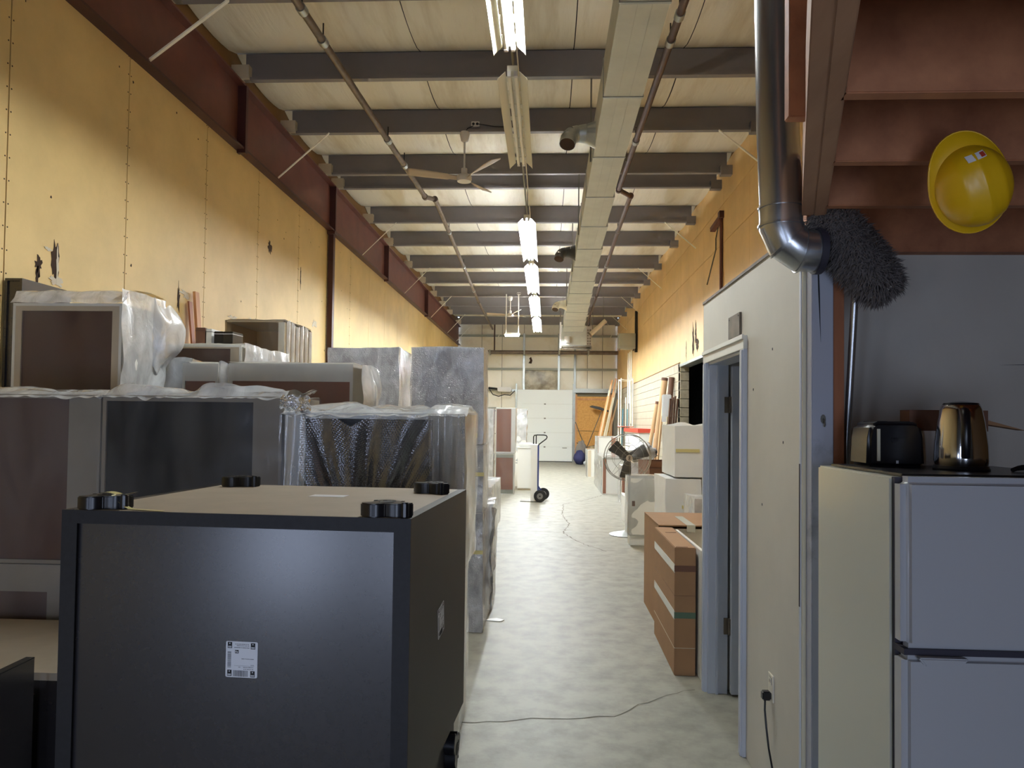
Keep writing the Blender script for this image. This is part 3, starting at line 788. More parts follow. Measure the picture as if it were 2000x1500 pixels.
# crumpled sheets lying over the front row
def top_sheet(parent, hx, hy, h, seed, ht, m='film_cloudy'):
    def fn(u, v):
        x = -hx - .015 + (2 * hx + .03) * u; y = -hy - .03 + (2 * hy) * v
        k = max(0., noise.noise(Vector((x * 3.2 + seed, seed, v * 1.5))) + .1) + .5 * max(0., noise.noise(Vector((x * 9 + seed, v * 4, 2))))
        z = h + .012 + ht * k * min(1., v * 6 + .15)
        if v < .09: z = h + .004 - .03 * (1 - v / .09) * (.4 + abs(noise.noise(Vector((x * 11, seed, 4)))))
        return (x, y, z + .004 * noise.noise(Vector((x * 30, y * 30, seed))))
    return MB().grid(fn, 60, 14).build('top_sheet', m, parent, smooth=50)
top_sheet(a1, .472, .30, .875, 3.3, .06); top_sheet(a2, .472, .30, .875, 8.1, .085); top_sheet(c1, .46, .30, .787, 5.7, .065)

# second row, taller
b1 = cabinet('tall cabinet with broad pale frame and cloudy white plastic over its top', -3.49, -2.757, 4.50, 4.98, 0, 2.415, .06, .065, .05, .05, 'hardboard_dark', 'cabinet_white', 'cabinet_cream', wm='film_thin', seed=20, faces='f', group=WG)
MB().grid(lambda u, v: (-.38 + .76 * u + .012 * sin(v * 9), -.25 + [0, .02, .06, .16, .3, .49][min(5, int(v * 5 + .01))], [2.415, 2.45, 2.50, 2.525, 2.53, 2.52][min(5, int(v * 5 + .01))] + .003 * sin(u * 15 + v * 6) + .002 * sin(u * 33)), 40, 5).build('top_wrap', 'film_cloudy', b1, smooth=60)
wrap(b1, -.366, .367, -.24, .24, 1.4, 2.50, 'film_cloudy', 21, .02, .012, 'r', name='side_wrap')
def puff(u, v):
    a = u * 1.5; z = 2.5 - .47 * v
    rr_ = .17 * sin(pi * min(1, .15 + .8 * v)) * (1 - .35 * abs(v - .35))
    d = nv((u * .5, v * .6, 1), 5., 2.) * .025
    return (.372 + rr_ * sin(a) + d.x, .20 - .10 * cos(a) + .05 * u + d.y, z + .02 * sin(u * 9) + d.z - .05 * u)
MB().grid(puff, 22, 26).build('loose_wrap', 'film_cloudy', b1, smooth=60)
k0 = thing('wrapped_bundle', 'low bundle shrouded in cloudy white plastic beside the tall framed cabinet', 'bundle', (-2.70, 5.30, 0))
MB().box(-.11, .13, -.26, .2, 0, 2.07).build('packing', 'foam_white', k0, bevel=.03)
wrap(k0, -.12, .14, -.27, .2, 1.2, 2.085, 'film_cloudy', 22, .025, .012, 'flrt', lump=.03)
k1 = cabinet('narrow brown cabinet with a white top band behind the front row', -2.555, -2.30, 4.90, 5.5, 0, 2.062, .0, .02, .125, .03, 'hardboard', 'cabinet_white', wm='film_thin', seed=23, group=WG)
MB().grid(lambda u, v: (.135 + .075 * u, -.31 - .015 * sin(u * 6), 2.07 - .9 * v + .01 * sin(u * 5)), 6, 20).build('wrap_strip', 'film_cloudy', k1, smooth=60)
k2 = cabinet('long brown cabinet with a wide white top band behind the bubble-wrapped one', -2.222, -1.345, 4.90, 5.5, 0, 2.066, .022, .022, .125, .03, 'hardboard', 'cabinet_white', wm='film_thin', seed=24, amp=.006, group=WG)
def bul(u, v):
    d = nv((u * 1.2, v * .8, 2), 3., 4.) * .03
    return (.44 + .11 * sin(pi * min(1, .2 + u * .6)) * (.8 + .3 * sin(v * 5)) + d.x, -.30 + .5 * u + d.y, 2.07 - .55 * v + d.z)
MB().grid(bul, 16, 24).build('loose_wrap', 'film_cloudy', k2, smooth=70)
m1 = cabinet('cabinet topped with shiny film carrying the small boxes behind the second row', -3.055, -2.452, 5.62, 6.6, 0, 2.27, .02, .09, .03, .03, 'hardboard_dark', 'cabinet_white', 'cabinet_cream', wm='film_thin', seed=25, group=WG)
wrap(m1, -.30, .31, -.47, .5, 1.7, 2.275, 'film_cloudy', 27, .028, .015, 'r', name='side_wrap')
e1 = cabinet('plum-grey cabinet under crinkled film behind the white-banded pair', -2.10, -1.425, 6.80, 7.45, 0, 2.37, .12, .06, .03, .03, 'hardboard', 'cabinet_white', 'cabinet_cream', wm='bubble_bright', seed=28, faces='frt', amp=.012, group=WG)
# open cabinet at the back
n1 = thing('open_cabinet', 'open pale wooden cabinet standing tallest against the yellow wall', 'cabinet', (-3.17, 8.03, 0), group=WG)
for s_ in (-1, 1): MB().box(s_ * .322 - .01, s_ * .322 + .01, -.43, .43, 0, 2.745).build('side_panel', 'cabinet_inside' if s_ < 0 else 'cabinet_cream', n1)
MB().box(-.332, .332, -.43, .43, 2.73, 2.75).build('top_panel', 'cabinet_cream', n1)
MB().box(-.312, .312, .38, .40, 0, 2.73).build('back_panel', 'cabinet_inside', n1)
for z in (.4, 1.2, 2.0): MB().box(-.312, .312, -.40, .38, z, z + .02).build('shelf', 'cabinet_inside', n1)
MB().box(.26, .325, -.435, -.415, 0, 2.73).build('stile', 'cabinet_white', n1)
wrap(n1, -.332, .332, -.43, .43, 1.5, 2.75, 'film_thin', 30, .010, .008, 'ft')
mb = MB()
for k in range(6):
    y = -.40 + k * .145
    mb.grid(lambda u, v, y=y, k=k: (.34 + .018 * sin(pi * u), y + .10 * u, 2.74 - 1.2 * v + .02 * sin(k * 2 + u * 3)), 4, 10)
mb.build('wrap_strips', 'film_cloudy', n1, smooth=60)
o1 = cabinet('unwrapped dark grey cabinet edge in the corner by the torn wall', -3.93, -3.80, 4.98, 5.5, 0, 2.675, panel='dark_melamine', body='dark_melamine', wm=None, group=WG)
# leaning plank
pl = MB().bar((-3.64, 7.74, 0.0), (-3.905, 7.74, 3.08), .03, .09, (0, 1, 0)).build('plank', 'lumber', None); tag(pl, 'slim wooden plank leaning on the yellow wall above the small boxes', 'plank')
pl = MB().bar((-3.60, 7.60, 0.0), (-3.90, 7.60, 2.95), .02, .07, (0, 1, 0)).build('plank', 'stud_wood', None); tag(pl, 'darker strip of wood crossing the slim plank against the yellow wall', 'plank')
# small boxes on the shiny cabinet
def small_box(label, x0, x1, y0, y1, h, m, band=None, rz=0.):
    t = thing('small_box', label, 'box', ((x0 + x1) / 2, (y0 + y1) / 2, 2.288), rz, 'small boxes on the wrapped cabinet')
    hx, hy = (x1 - x0) / 2, (y1 - y0) / 2
    MB().box(-hx, hx, -hy, hy, 0, h).build('carton', m, t, bevel=.003)
    MB().box(-hx - .001, hx + .001, -hy - .001, hy + .001, h * .82, h * .86).build('lid_edge', band or m, t)
    return t
small_box('brown ribbed carton among the small boxes by the plank', -3.03, -2.95, 6.0, 6.2, .17, 'kraft_dark', 'hardboard_dark', .1)
small_box('white book-like carton with fine stripes next to the brown one', -2.93, -2.88, 6.0, 6.22, .16, 'cabinet_white', 'ink_grey')
small_box('glossy black carton standing closest to the white striped one', -2.85, -2.77, 5.98, 6.15, .135, 'black_plastic', 'label_paper')
small_box('black carton with a pale scuffed face at the end of the small boxes', -2.765, -2.68, 5.98, 6.16, .135, 'black_plastic', 'label_paper', -.08)

# aisle-side column of three boxes
DG = 'wrapped cabinets of the aisle-side column'
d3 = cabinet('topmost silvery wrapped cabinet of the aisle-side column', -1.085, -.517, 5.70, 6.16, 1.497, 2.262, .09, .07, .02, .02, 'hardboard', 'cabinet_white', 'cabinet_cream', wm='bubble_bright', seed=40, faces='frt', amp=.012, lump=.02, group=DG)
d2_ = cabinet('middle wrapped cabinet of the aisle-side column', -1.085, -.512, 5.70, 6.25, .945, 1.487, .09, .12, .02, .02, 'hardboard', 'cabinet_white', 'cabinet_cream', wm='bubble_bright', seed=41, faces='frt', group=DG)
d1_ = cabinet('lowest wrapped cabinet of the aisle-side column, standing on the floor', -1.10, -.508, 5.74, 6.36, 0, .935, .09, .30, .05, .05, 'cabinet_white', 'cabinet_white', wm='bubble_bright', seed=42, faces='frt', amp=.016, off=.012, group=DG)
d0_ = cabinet('low wrapped cabinet tucked behind the aisle-side column', -1.10, -.485, 6.42, 7.04, 0, .93, .05, .05, .05, .05, 'hardboard', 'cabinet_white', wm='film_cloudy', seed=43, faces='frt', amp=.014, group=DG)
for t_, z in ((d2_, .30), (d1_, .62)):
    MB().box(.15, .305, -.325 if t_ is d1_ else -.30, -.318 if t_ is d1_ else -.29, z, z + .03).build('tape', 'tape_yellow', t_)
MB().box(.12, .25, -.245, -.238, .05, .09).build('tape', 'tape_yellow', d3)
def hang(u, v):
    d = nv((u * .8, v * 1.1, 5), 5., 1.) * .03
    wv = .5 + .5 * sin(v * 9 + u * 4)
    return (.335 + .04 * wv * (1 - .5 * v) + d.x, .05 + .24 * u + d.y, .93 - .80 * v + d.z)
MB().grid(hang, 14, 26).build('loose_film', 'film_cloudy', d1_, smooth=60)
sc_ = MB().prism([(-.07, -.03), (.06, -.05), (.09, .0), (.02, .05), (-.04, .03)], 'z', 0, .006).build('paper_scrap', 'foam_white', None, bevel=.002); sc_.location = (-.43, 6.1, .001)
tag(sc_, 'small white scrap of foam on the floor at the column foot', 'scrap')

# ------------------------------------------------------------------ dark cabinets in front
uc = thing('base_cabinet', 'dark charcoal base cabinet turned upside down with black feet on top', 'cabinet', (-.806, 2.285, .635), radians(-3.4))
W2, D2, HC = .485, .415, .785
MB().box(-W2, -W2 + .03, -D2, D2, 0, HC).build('side_panel', 'dark_melamine', uc)
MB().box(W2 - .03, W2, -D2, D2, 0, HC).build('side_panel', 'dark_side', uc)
MB().box(-W2 + .03, W2 - .03, -D2 + .004, D2, HC - .036, HC).build('bottom_panel', 'raw_board', uc)
MB().box(-W2 + .03, W2 - .03, -D2 + .006, -D2 + .022, 0, HC - .036).build('front_panel', 'dark_melamine', uc)
MB().box(-W2, -W2 + .045, -D2 - .004, -D2, 0, HC - .036).build('edge_strip', 'dark_edge', uc)
MB().box(W2 - .045, W2, -D2 - .004, -D2, 0, HC - .036).build('edge_strip', 'dark_edge', uc)
MB().box(-W2, W2, -D2 - .004, -D2, HC - .036, HC).build('edge_strip', 'dark_edge', uc)
MB().box(-W2 + .03, W2 - .03, D2 - .02, D2 - .004, 0, HC - .036).build('back_panel', 'hardboard_dark', uc)
MB().box(-W2 + .03, W2 - .03, -D2 + .022, D2 - .02, 0, .018).build('top_stretcher', 'dark_melamine', uc)
def foot_outline(s=1.):
    pts = []
    for k in range(28):
        a = 2 * pi * k / 28
        q = .052 + .012 * cos(3 * a + .6) + .004 * cos(7 * a)
        pts.append((s * 1.15 * q * cos(a), s * q * sin(a)))
    return pts
def foot(parent, x, y, z, rot, R=None):
    o = MB().prism(foot_outline(), 'z', 0, .036).prism([(.062 + .012 * cos(a), -.03 + .012 * sin(a)) for a in [k * pi / 5 for k in range(10)]], 'z', 0, .04).build('foot', 'black_plastic', parent, bevel=.003, smooth=40)
    o.location = (x, y, z); o.rotation_euler = R or (0, 0, rot)
    MB().lathe([(.021, 0), (.021, .001), (.0165, .0012), (.0160, .0005)], 20, (0, 0, .036)).build('socket', 'ink', o)
    for k in range(4): MB().box(-.045 + .026 * k, -.037 + .026 * k, .02, .028, .0358, .0372).build('screw_hole', 'ink', o)
    return o
foot(uc, -.40, -.36, HC, .2); foot(uc, .405, -.365, HC, -.1); foot(uc, -.37, .36, HC, .1); foot(uc, .39, .27, HC, -.5)
MB().grid(lambda u, v: (-.37 + .17 * u, -.38 - .035 * u + .018 * v, HC + .036 * max(0, 1 - u * 2.6) ** 1.5 + .002), 14, 2).build('tape_scrap', 'tape_yellow', uc, smooth=60)
MB().grid(lambda u, v: (-.43 + .09 * u, -.355 + .03 * v + .02 * u, HC + .0385 + .004 * sin(u * 7)), 10, 2).build('tape_scrap', 'tape_yellow', uc, smooth=60)
MB().box(.02, .14, .05, .11, HC, HC + .001).build('sticker', 'label_paper', uc)
def ship_label(parent, M):
    """white shipping label with black corner marks, a barcode and fine print"""
    o = MB().prism(rr(.044, .047, .004), 'z', 0, .0008).build('shipping_label', 'label_paper', parent); o.matrix_basis = M
    b = MB(); g = MB(); wv = MB(); z0, z1 = .0008, .0011
    for (x, y) in ((-.033, .037), (.031, .036), (-.033, -.036), (.031, -.037)):
        b.box(x - .006, x + .006, y - .008, y + .008, z0, z1)
        wv.box(x - .0015, x + .001, y + .003, y + .006, z1, z1 + .0002); 
        for q in range(4): wv.box(x - .0045 + .0024 * q, x - .003 + .0024 * q, y - .0065, y - .002, z1, z1 + .0002)
    b.box(-.0185, -.0085, .016, .0245, z0, z1)
    wv.box(-.017, -.0145, .018, .0225, z1, z1 + .0002); wv.box(-.013, -.010, .018, .021, z1, z1 + .0002)
    rl = random.Random(4); x = -.023
    while x < .017:
        w_ = rl.choice((.0006, .001, .0016)); b.box(x, x + w_, -.0445, -.0285, z0, z1); x += w_ + rl.choice((.0006, .001, .0014))
    y = .02
    while y > -.022:
        w_ = rl.choice((.0008, .0014, .0022)); g.box(-.039, -.029, y - w_, y, z0, z1); y -= w_ + rl.choice((.0007, .001))
    for (xa, xb, yy, n) in ((-.018, .021, .040, 9), (-.014, .021, .036, 8), (-.021, .022, .031, 11), (.0, .035, .002, 8), (.026, .035, -.014, 3), (.005, .034, -.020, 8), (.006, .034, -.025, 6), (-.008, -.003, -.020, 2)):
        s_ = (xb - xa) / n
        for q in range(n): g.box(xa + q * s_, xa + q * s_ + s_ * rl.uniform(.55, .9), yy - .0009, yy + .0009, z0, z1)
    g.box(-.02, .035, -.0165, -.0161, z0, z1)
    for q_ in (b.build('label_print', 'ink', o), g.build('label_print', 'ink_grey', o), wv.build('label_print', 'label_paper', o)): q_['kind'] = 'stuff'
    return o
ship_label(uc, Matrix.Translation((.032, -D2 + .0055, .402)) @ Matrix.Rotation(pi / 2, 4, 'X'))
ship_label(uc, Matrix.Translation((W2 + .0002, -.02, .42)) @ Matrix.Rotation(pi / 2, 4, 'Z') @ Matrix.Rotation(pi / 2, 4, 'X') @ Matrix.Rotation(.12, 4, 'Z'))
lc2 = thing('base_cabinet', 'dark charcoal cabinet lying under the upside-down one', 'cabinet', (-.82, 2.25, 0), radians(-3.4))
MB().box(-.47, .475, -.40, .38, 0, .03).build('side_panel', 'dark_melamine', lc2)
MB().box(-.47, .475, -.40, .38, .60, .63).build('side_panel', 'dark_melamine', lc2)
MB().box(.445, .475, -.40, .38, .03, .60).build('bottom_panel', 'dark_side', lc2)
MB().box(-.47, -.44, -.40, .38, .03, .60).build('top_panel', 'dark_melamine', lc2)
MB().box(-.44, .445, -.395, -.38, .03, .60).build('back_panel', 'dark_melamine', lc2)
MB().box(-.44, .445, .36, .375, .03, .60).build('back_panel', 'dark_melamine', lc2)
foot(lc2, .475, .25, .555, 0, (0, radians(90), radians(0)))
foot(lc2, .475, .25, .10, 0, (0, radians(90), radians(0)))
lw = thing('base_cabinet', 'low cabinet with pale raw top between the dark cabinets and the front row', 'cabinet', (-2.12, 3.13, 0))
MB().box(-.78, .78, -.36, .36, .63, .66).build('top_panel', 'raw_board', lw)
MB().box(-.78, .78, -.36, -.34, 0, .63).build('front_panel', 'dark_melamine', lw)
MB().box(-.78, .78, .34, .36, 0, .63).build('back_panel', 'dark_melamine', lw)
for s_ in (-1, 1): MB().box(s_ * .77 - .01, s_ * .77 + .01, -.34, .34, 0, .63).build('side_panel', 'dark_melamine', lw)
sp_ = thing('cabinet_panel', 'dark panel standing on edge in front of the low pale-topped cabinet', 'panel', (-1.945, 2.05, 0), radians(2))
MB().box(-.016, .016, -.62, .63, 0, .748).build('board', 'dark_melamine', sp_)
MB().box(-.0165, .0165, -.62, .63, .748, .752).build('edge_band', 'dark_edge', sp_)
MB().box(-.30, -.016, .60, .63, 0, .60).build('return_board', 'dark_melamine', sp_)

# ------------------------------------------------------------------ further down the aisle, wall side
FG = 'wrapped cabinets beyond the aisle-side column'
cabinet('small white-topped cabinet with brown face just past the aisle-side column', -1.35, -.785, 10.3, 12.3, 0, .735, .02, .02, .02, .02, 'hardboard', 'cabinet_white', wm='film_cloudy', seed=50, faces='frt', group=FG)
cabinet('upper brown-backed cabinet beside the white overhead door', -1.20, -.735, 16.80, 17.4, .965, 2.02, .02, .10, .02, .03, 'hardboard', 'cabinet_white', wm='film_thin', seed=51, group=FG)
cabinet('lower brown-backed cabinet with a grey plinth beside the white overhead door', -1.20, -.755, 16.80, 17.4, 0, .955, .02, .03, .10, .11, 'hardboard', 'cabinet_white', 'grey_paint', wm='film_thin', seed=52, group=FG)
cabinet('white shrouded cabinet behind the brown-backed stack', -1.62, -1.225, 16.3, 16.9, .96, 1.98, panel='foam_white', body='cabinet_white', wm='film_cloudy', seed=53, group=FG)
cabinet('white shrouded cabinet below the other shrouded one by the stack', -1.62, -1.225, 16.3, 16.9, 0, .95, panel='foam_white', body='cabinet_white', wm='film_cloudy', seed=54, group=FG)
wh = thing('white_cabinet', 'plain white base cabinet with panelled front behind the hand truck', 'cabinet', (-.46, 18.2, 0), group=FG)
MB().box(-.26, .26, -.30, .3, .04, 1.05).build('body', 'cabinet_white', wh)
MB().box(-.25, .25, -.325, -.30, .05, 1.03).build('door', 'cabinet_white', wh, bevel=.006)
MB().box(-.27, .27, -.34, .3, 1.05, 1.08).build('top', 'cabinet_white', wh)
MB().box(-.24, .24, -.28, .28, 0, .04).build('plinth', 'cabinet_cream', wh)
MB().box(-.24, .10, -.25, .2, 1.08, 1.17).build('tray', 'foam_white', wh, bevel=.02)
wt = thing('white_cabinet', 'tall white cabinet in torn film against the overhead door', 'cabinet', (-.70, 19.2, 0), group=FG)
MB().box(-.16, .16, -.25, .25, 0, 2.02).build('body', 'cabinet_white', wt)
wrap(wt, -.16, .16, -.25, .25, .6, 2.03, 'film_cloudy', 55, .03, .01, 'frt')

# hand truck with its board
ht = thing('hand_truck', 'blue hand truck with black tyres and looped handle', 'hand truck', (-.10, 15.45, 0))
for y in (-.16, .22):
    MB().tube([(-.075, y, .12), (-.075, y, 1.2)], .014, 10).build('rail', 'blue_steel', ht, smooth=60)
MB().box(-.45, -.07, -.2, .26, .008, .016).build('toe_plate', 'rod_grey', ht)
for z in (.35, .7, 1.05): MB().tube([(-.075, -.16, z), (-.075, .22, z)], .011, 8).build('cross_bar', 'blue_steel', ht, smooth=60)
for k, (x, y) in enumerate(((-.03, -.22), (.04, .30))):
    wl = MB().tube([(x, y - .03, .13), (x, y + .03, .13)], .13, 28).build('wheel', 'rubber', ht, bevel=.015, smooth=40)
    MB().tube([(x, y - .035, .13), (x, y + .035, .13)], .065, 20).build('rim', 'rim_grey', wl, smooth=40)
    MB().tube([(x, y - .045, .13), (x, y + .045, .13)], .018, 12).build('hub', 'rubber', wl, smooth=40)
    MB().bar((x, y + (.05 if k == 0 else -.05), .13), (-.075, y + (.06 if k == 0 else -.08), .3), .02, .03).build('axle_bracket', 'blue_steel', ht)
MB().tube([(-.03, -.22, .13), (.04, .30, .13)], .012, 8).build('axle', 'rod_grey', ht)
hp = [(-.075, 0, 1.18), (-.06, 0, 1.22), (.03, 0, 1.29), (.095, 0, 1.34), (.11, 0, 1.38), (.09, 0, 1.41), (.04, 0, 1.42), (-.1, 0, 1.42), (-.165, 0, 1.41), (-.18, 0, 1.38), (-.18, 0, 1.225)]
MB().tube(hp, .013, 10).build('handle', 'black_matte', ht, smooth=60)
MB().tube([(-.125, 0, 1.225), (-.125, 0, 1.41)], .012, 8).build('handle_stay', 'black_matte', ht, smooth=60)
bd = box('white_board', 'cabinet_white', -.33, -.192, 15.25, 15.70, .018, 1.215, None, bevel=.004); tag(bd, 'slim white boxed board standing on the hand truck plate', 'board')

# ------------------------------------------------------------------ office side of the aisle
g1 = thing('cardboard_box', 'flat brown cardboard carton banded with clear and green tape by the doorway', 'box', (.94, 5.35, 0), radians(-.6))
MB().box(-.07, .07, -.48, .48, 0, .85).build('carton', 'kraft', g1, bevel=.004)
for z, mt in ((.71, 'tape_clear'), (.40, 'tape_clear')):
    MB().box(-.0725, -.0695, -.48, .47, z - .028, z + .028).build('tape', mt, g1)
    MB().box(-.0725, .0705, -.4825, -.4795, z - .02, z + .02).build('tape', 'tape_green' if z < .5 else 'kraft_dark', g1)
MB().box(-.0715, .0715, -.4815, .4815, .182, .185).build('flap_seam', 'cream_board', g1)
MB().box(-.0715, .0715, -.4815, .4815, .53, .532).build('flap_seam', 'kraft_dark', g1)
MB().box(-.06, .02, -.46, -.455, .85, .852).build('flap_seam', 'kraft_dark', g1)
MB().box(-.03, .05, .18, .2, .85, .852).build('flap_seam', 'kraft_dark', g1)
g2 = thing('cardboard_box', 'wide cardboard carton open at the side behind the taped one', 'box', (1.20, 6.45, 0))
MB().box(-.27, -.262, -.45, .4, 0, .84).build('side_flap', 'kraft', g2)
MB().box(-.235, .3, -.42, -.41, 0, .81).build('white_panel', 'cabinet_white', g2)
MB().box(-.235, .3, -.41, .4, 0, .80).build('carton', 'kraft', g2)
MB().box(-.27, .3, -.46, .4, .835, .845).build('top_flap', 'kraft', g2)
MB().box(-.04, .03, -.463, .1, .8455, .8475).build('tape', 'tape_clear', g2)
MB().box(-.04, .03, -.463, -.4605, .79, .846).build('tape', 'tape_clear', g2)
wp = box('white_sheet', 'cabinet_white', 1.022, 1.045, 4.79, 5.75, .0, .845, None, bevel=.002); tag(wp, 'thin white panel between the taped carton and the partition end', 'panel')
wbn = thing('wrapped_bundle', 'glossy film-wrapped bundle of white boards beside the partition edge', 'bundle', (1.66, 7.24, 0))
for k in range(9): MB().box(-.22 + .006 * (k % 3), .25, -.3, .25, .02 + k * .105, .10 + k * .105).build('board', 'cabinet_white', wbn)
wrap(wbn, -.22, .25, -.3, .25, 0, .95, 'film_cloudy', 60, .02, .014, 'flt', lump=.04)
hb = thing('foam_wrapped_slab', 'upright white foam-wrapped panel standing in front of the pedestal fan', 'panel', (1.36, 10.12, 0))
MB().box(-.20, .24, -.12, .16, 0, .16).build('base_block', 'foam_white', hb, bevel=.01)
MB().box(-.235, .26, -.17, .18, .14, .965).build('foam_wrap', 'foam_white', hb, bevel=.018, seg=3, smooth=40)
MB().box(-.20, .24, -.173, -.168, .16, .93).build('front_sheet', 'cabinet_white', hb)
MB().box(-.18, -.14, -.176, -.172, .55, .62).build('sticker', 'kraft_dark', hb)
wrap(hb, -.235, .26, -.17, .18, .14, .965, 'film', 61, .008, .004, 'flt')
HG = 'white foam-wrapped boxes piled beside the doorway'
def foam_box(label, x0, x1, y0, y1, z0, z1, seed, tape=None, group=HG, lump=.05):
    t = thing('foam_wrapped_box', label, 'box', ((x0 + x1) / 2, (y0 + y1) / 2, z0), 0, group)
    hx, hy, h = (x1 - x0) / 2, (y1 - y0) / 2, z1 - z0
    MB().box(-hx, hx, -hy, hy, 0, h).build('carton', 'cabinet_white', t, bevel=.01)
    wrap(t, -hx, hx, -hy, hy, 0, h, 'foam_white', seed, .010, .010, 'flrt', lump=lump, name='foam_wrap')
    if tape: MB().box(tape[0], tape[1], -hy - .024, -hy - .018, tape[2], tape[2] + .035).build('tape', 'tape_yellow', t)
    return t
foam_box('lower foam-wrapped white box of the pile beside the doorway', 1.33, 1.70, 8.02, 8.85, 0, 1.065, 62, (-.02, .1, .75), lump=.0)
foam_box('upper foam-wrapped white box with yellow tape beside the doorway', 1.43, 2.05, 8.05, 8.9, 1.09, 1.655, 63, (-.31, -.05, .28))
cabinet('brown-faced cabinet with pale frame next to the foam-wrapped pile', 1.755, 2.3, 8.02, 8.7, 0, 1.05, .05, .05, .12, .05, 'hardboard', 'cabinet_white', 'cabinet_cream', wm='film', seed=64, faces='fl', group=HG)

# pedestal fan
pf = thing('pedestal_fan', 'large caged pedestal fan with three dark blades', 'fan', (1.23, 10.95, 0))
C = Vector((0, 0, 1.17)); FR = .345; tilt = Matrix.Rotation(radians(4), 3, 'X') @ Matrix.Rotation(radians(8), 3, 'Z')
def fp(x, z, y): return tuple(C + tilt @ Vector((x, y, z)))
MB().lathe([(.27, 0), (.27, .012), (.25, .022), (.12, .05), (.04, .07), (.03, .075)], 40).build('base', 'galvanized', pf, smooth=40)
MB().tube([(0, .12, .0), (0, .12, .5), (0, .12, 1.1)], .018, 12).build('pole', 'galvanized', pf, smooth=60)
MB().tube([fp(0, 0, .05), fp(0, 0, .28)], .075, 20).build('motor', 'fan_blade', pf, bevel=.01, smooth=40)
hubm = MB().tube([fp(0, 0, -.10), fp(0, 0, -.085)], .05, 24).build('hub_badge', 'fan_hub', pf, smooth=40)
for s_ in (-1, 1): MB().tube([fp(.012 * cos(a), s_ * .016 + .012 * sin(a), -.102) for a in [k * pi / 6 for k in range(12)]], .0035, 6, closed=True).build('badge_mark', 'ink', hubm)
for k in range(3):
    a = radians(22 + 120 * k)
    def bl(u, v, a=a):
        rr_ = .055 + .255 * u; wd = (.060 + .040 * u) * (v - .5) * 2
        if u > .93: wd *= .86
        x, z = rr_ * cos(a) - wd * sin(a), rr_ * sin(a) + wd * cos(a)
        return fp(x, z, -.02 + .03 * (v - .5) * 2)
    o = MB().grid(bl, 12, 6).build('blade', 'fan_blade', pf, smooth=60)
    md = o.modifiers.new('thickness', 'SOLIDIFY'); md.thickness = .005
for (yy, Rr, tr_) in ((-.06, FR, .006), (.05, FR + .012, .006), (.12, FR - .01, .004), (-.085, FR * .66, .0022), (-.095, FR * .33, .0022), (.14, FR * .6, .003)):
    MB().tube([fp(Rr * cos(q), Rr * sin(q), yy) for q in [2 * pi * k / 56 for k in range(56)]], tr_, 6, closed=True).build('cage_ring', 'fan_wire', pf, smooth=60)
for k in range(8):
    q = 2 * pi * k / 8 + .05
    MB().tube([fp(.05 * cos(q), .05 * sin(q), -.095), fp(FR * .7 * cos(q), FR * .7 * sin(q), -.09), fp(FR * cos(q), FR * sin(q), -.06), fp((FR + .01) * cos(q), (FR + .01) * sin(q), .05), fp(FR * .6 * cos(q), FR * .6 * sin(q), .14), fp(.07 * cos(q), .07 * sin(q), .15)], .0028, 6).build('cage_spoke', 'fan_wire', pf)
mb = MB()
for k in range(96):
    q = 2 * pi * k / 96
    mb.tube([fp(.06 * cos(q), .06 * sin(q), -.094), fp(FR * .7 * cos(q), FR * .7 * sin(q), -.088), fp(FR * cos(q), FR * sin(q), -.06)], .0007, 3)
o = mb.build('cage_wires', 'fan_wire', pf); o['kind'] = 'stuff'

# white cabinets along the block wall
RG = 'white cabinets lined up along the block wall'
cabinet('brown-edged white base cabinet right behind the pedestal fan', 1.33, 1.95, 17.2, 19.9, 0, .87, .09, .02, .02, .02, 'cabinet_white', 'cabinet_white', 'hardboard', wm='film_cloudy', seed=70, faces='lt', group=RG)
cabinet('narrow brown-edged white cabinet at the far end of the row', 1.28, 1.7, 22.6, 23.6, 0, .86, .12, .02, .02, .02, 'cabinet_white', 'cabinet_white', 'cabinet_cream', wm='film_cloudy', seed=71, faces='lt', group=RG)
cabinet('white drawer unit set on top of the row, under the lumber', 1.42, 1.95, 20.2, 21.2, .0, 1.32, .03, .14, .02, .02, 'cabinet_white', 'cabinet_white', 'hardboard', wm='film_cloudy', seed=72, faces='lt', group=RG)
cabinet('slim brown-faced cabinet end standing between the fan and the row', 1.58, 1.68, 15.3, 15.8, 0, .80, .06, .02, .02, .02, 'hardboard', 'cabinet_white', 'hardboard', wm='film_cloudy', seed=73, faces='l', group=RG)
foam_box('cream sack-like box leaning behind the foam-wrapped panel', 1.34, 1.66, 12.2, 12.8, 0, .42, 74, group=RG)
# clutter behind the fan
def bagheap(name, label, cat, loc, sx_, sy_, sz_, m, seed, amp=.18, tilt_=0.):
    def fn(u, v):
        a = 2 * pi * u; b = -pi / 2 + pi * v
        p = Vector((cos(b) * cos(a), cos(b) * sin(a), sin(b)))
        k = 1 + amp * noise.noise(p * 2.2 + Vector((seed, seed, 0))) + amp * .5 * noise.noise(p * 6 + Vector((0, seed, 0)))
        q = Vector((p.x * sx_, p.y * sy_, max(-.92, p.z) * sz_)) * k
        return (q.x, q.y, max(q.z, -.92 * sz_) + .92 * sz_)
    o = MB().grid(fn, 24, 14).build(name, m, None, smooth=70); o.location = loc
    return tag(o, label, cat)
ck = thing('wooden_crate', 'dark tilted wooden crate among the clutter behind the fan', 'crate', (2.05, 13.4, .62), radians(12))
for k in range(4): MB().box(-.26, .26, -.3 + .15 * k, -.17 + .15 * k, 0, .02).build('slat', 'brown_roll', ck)
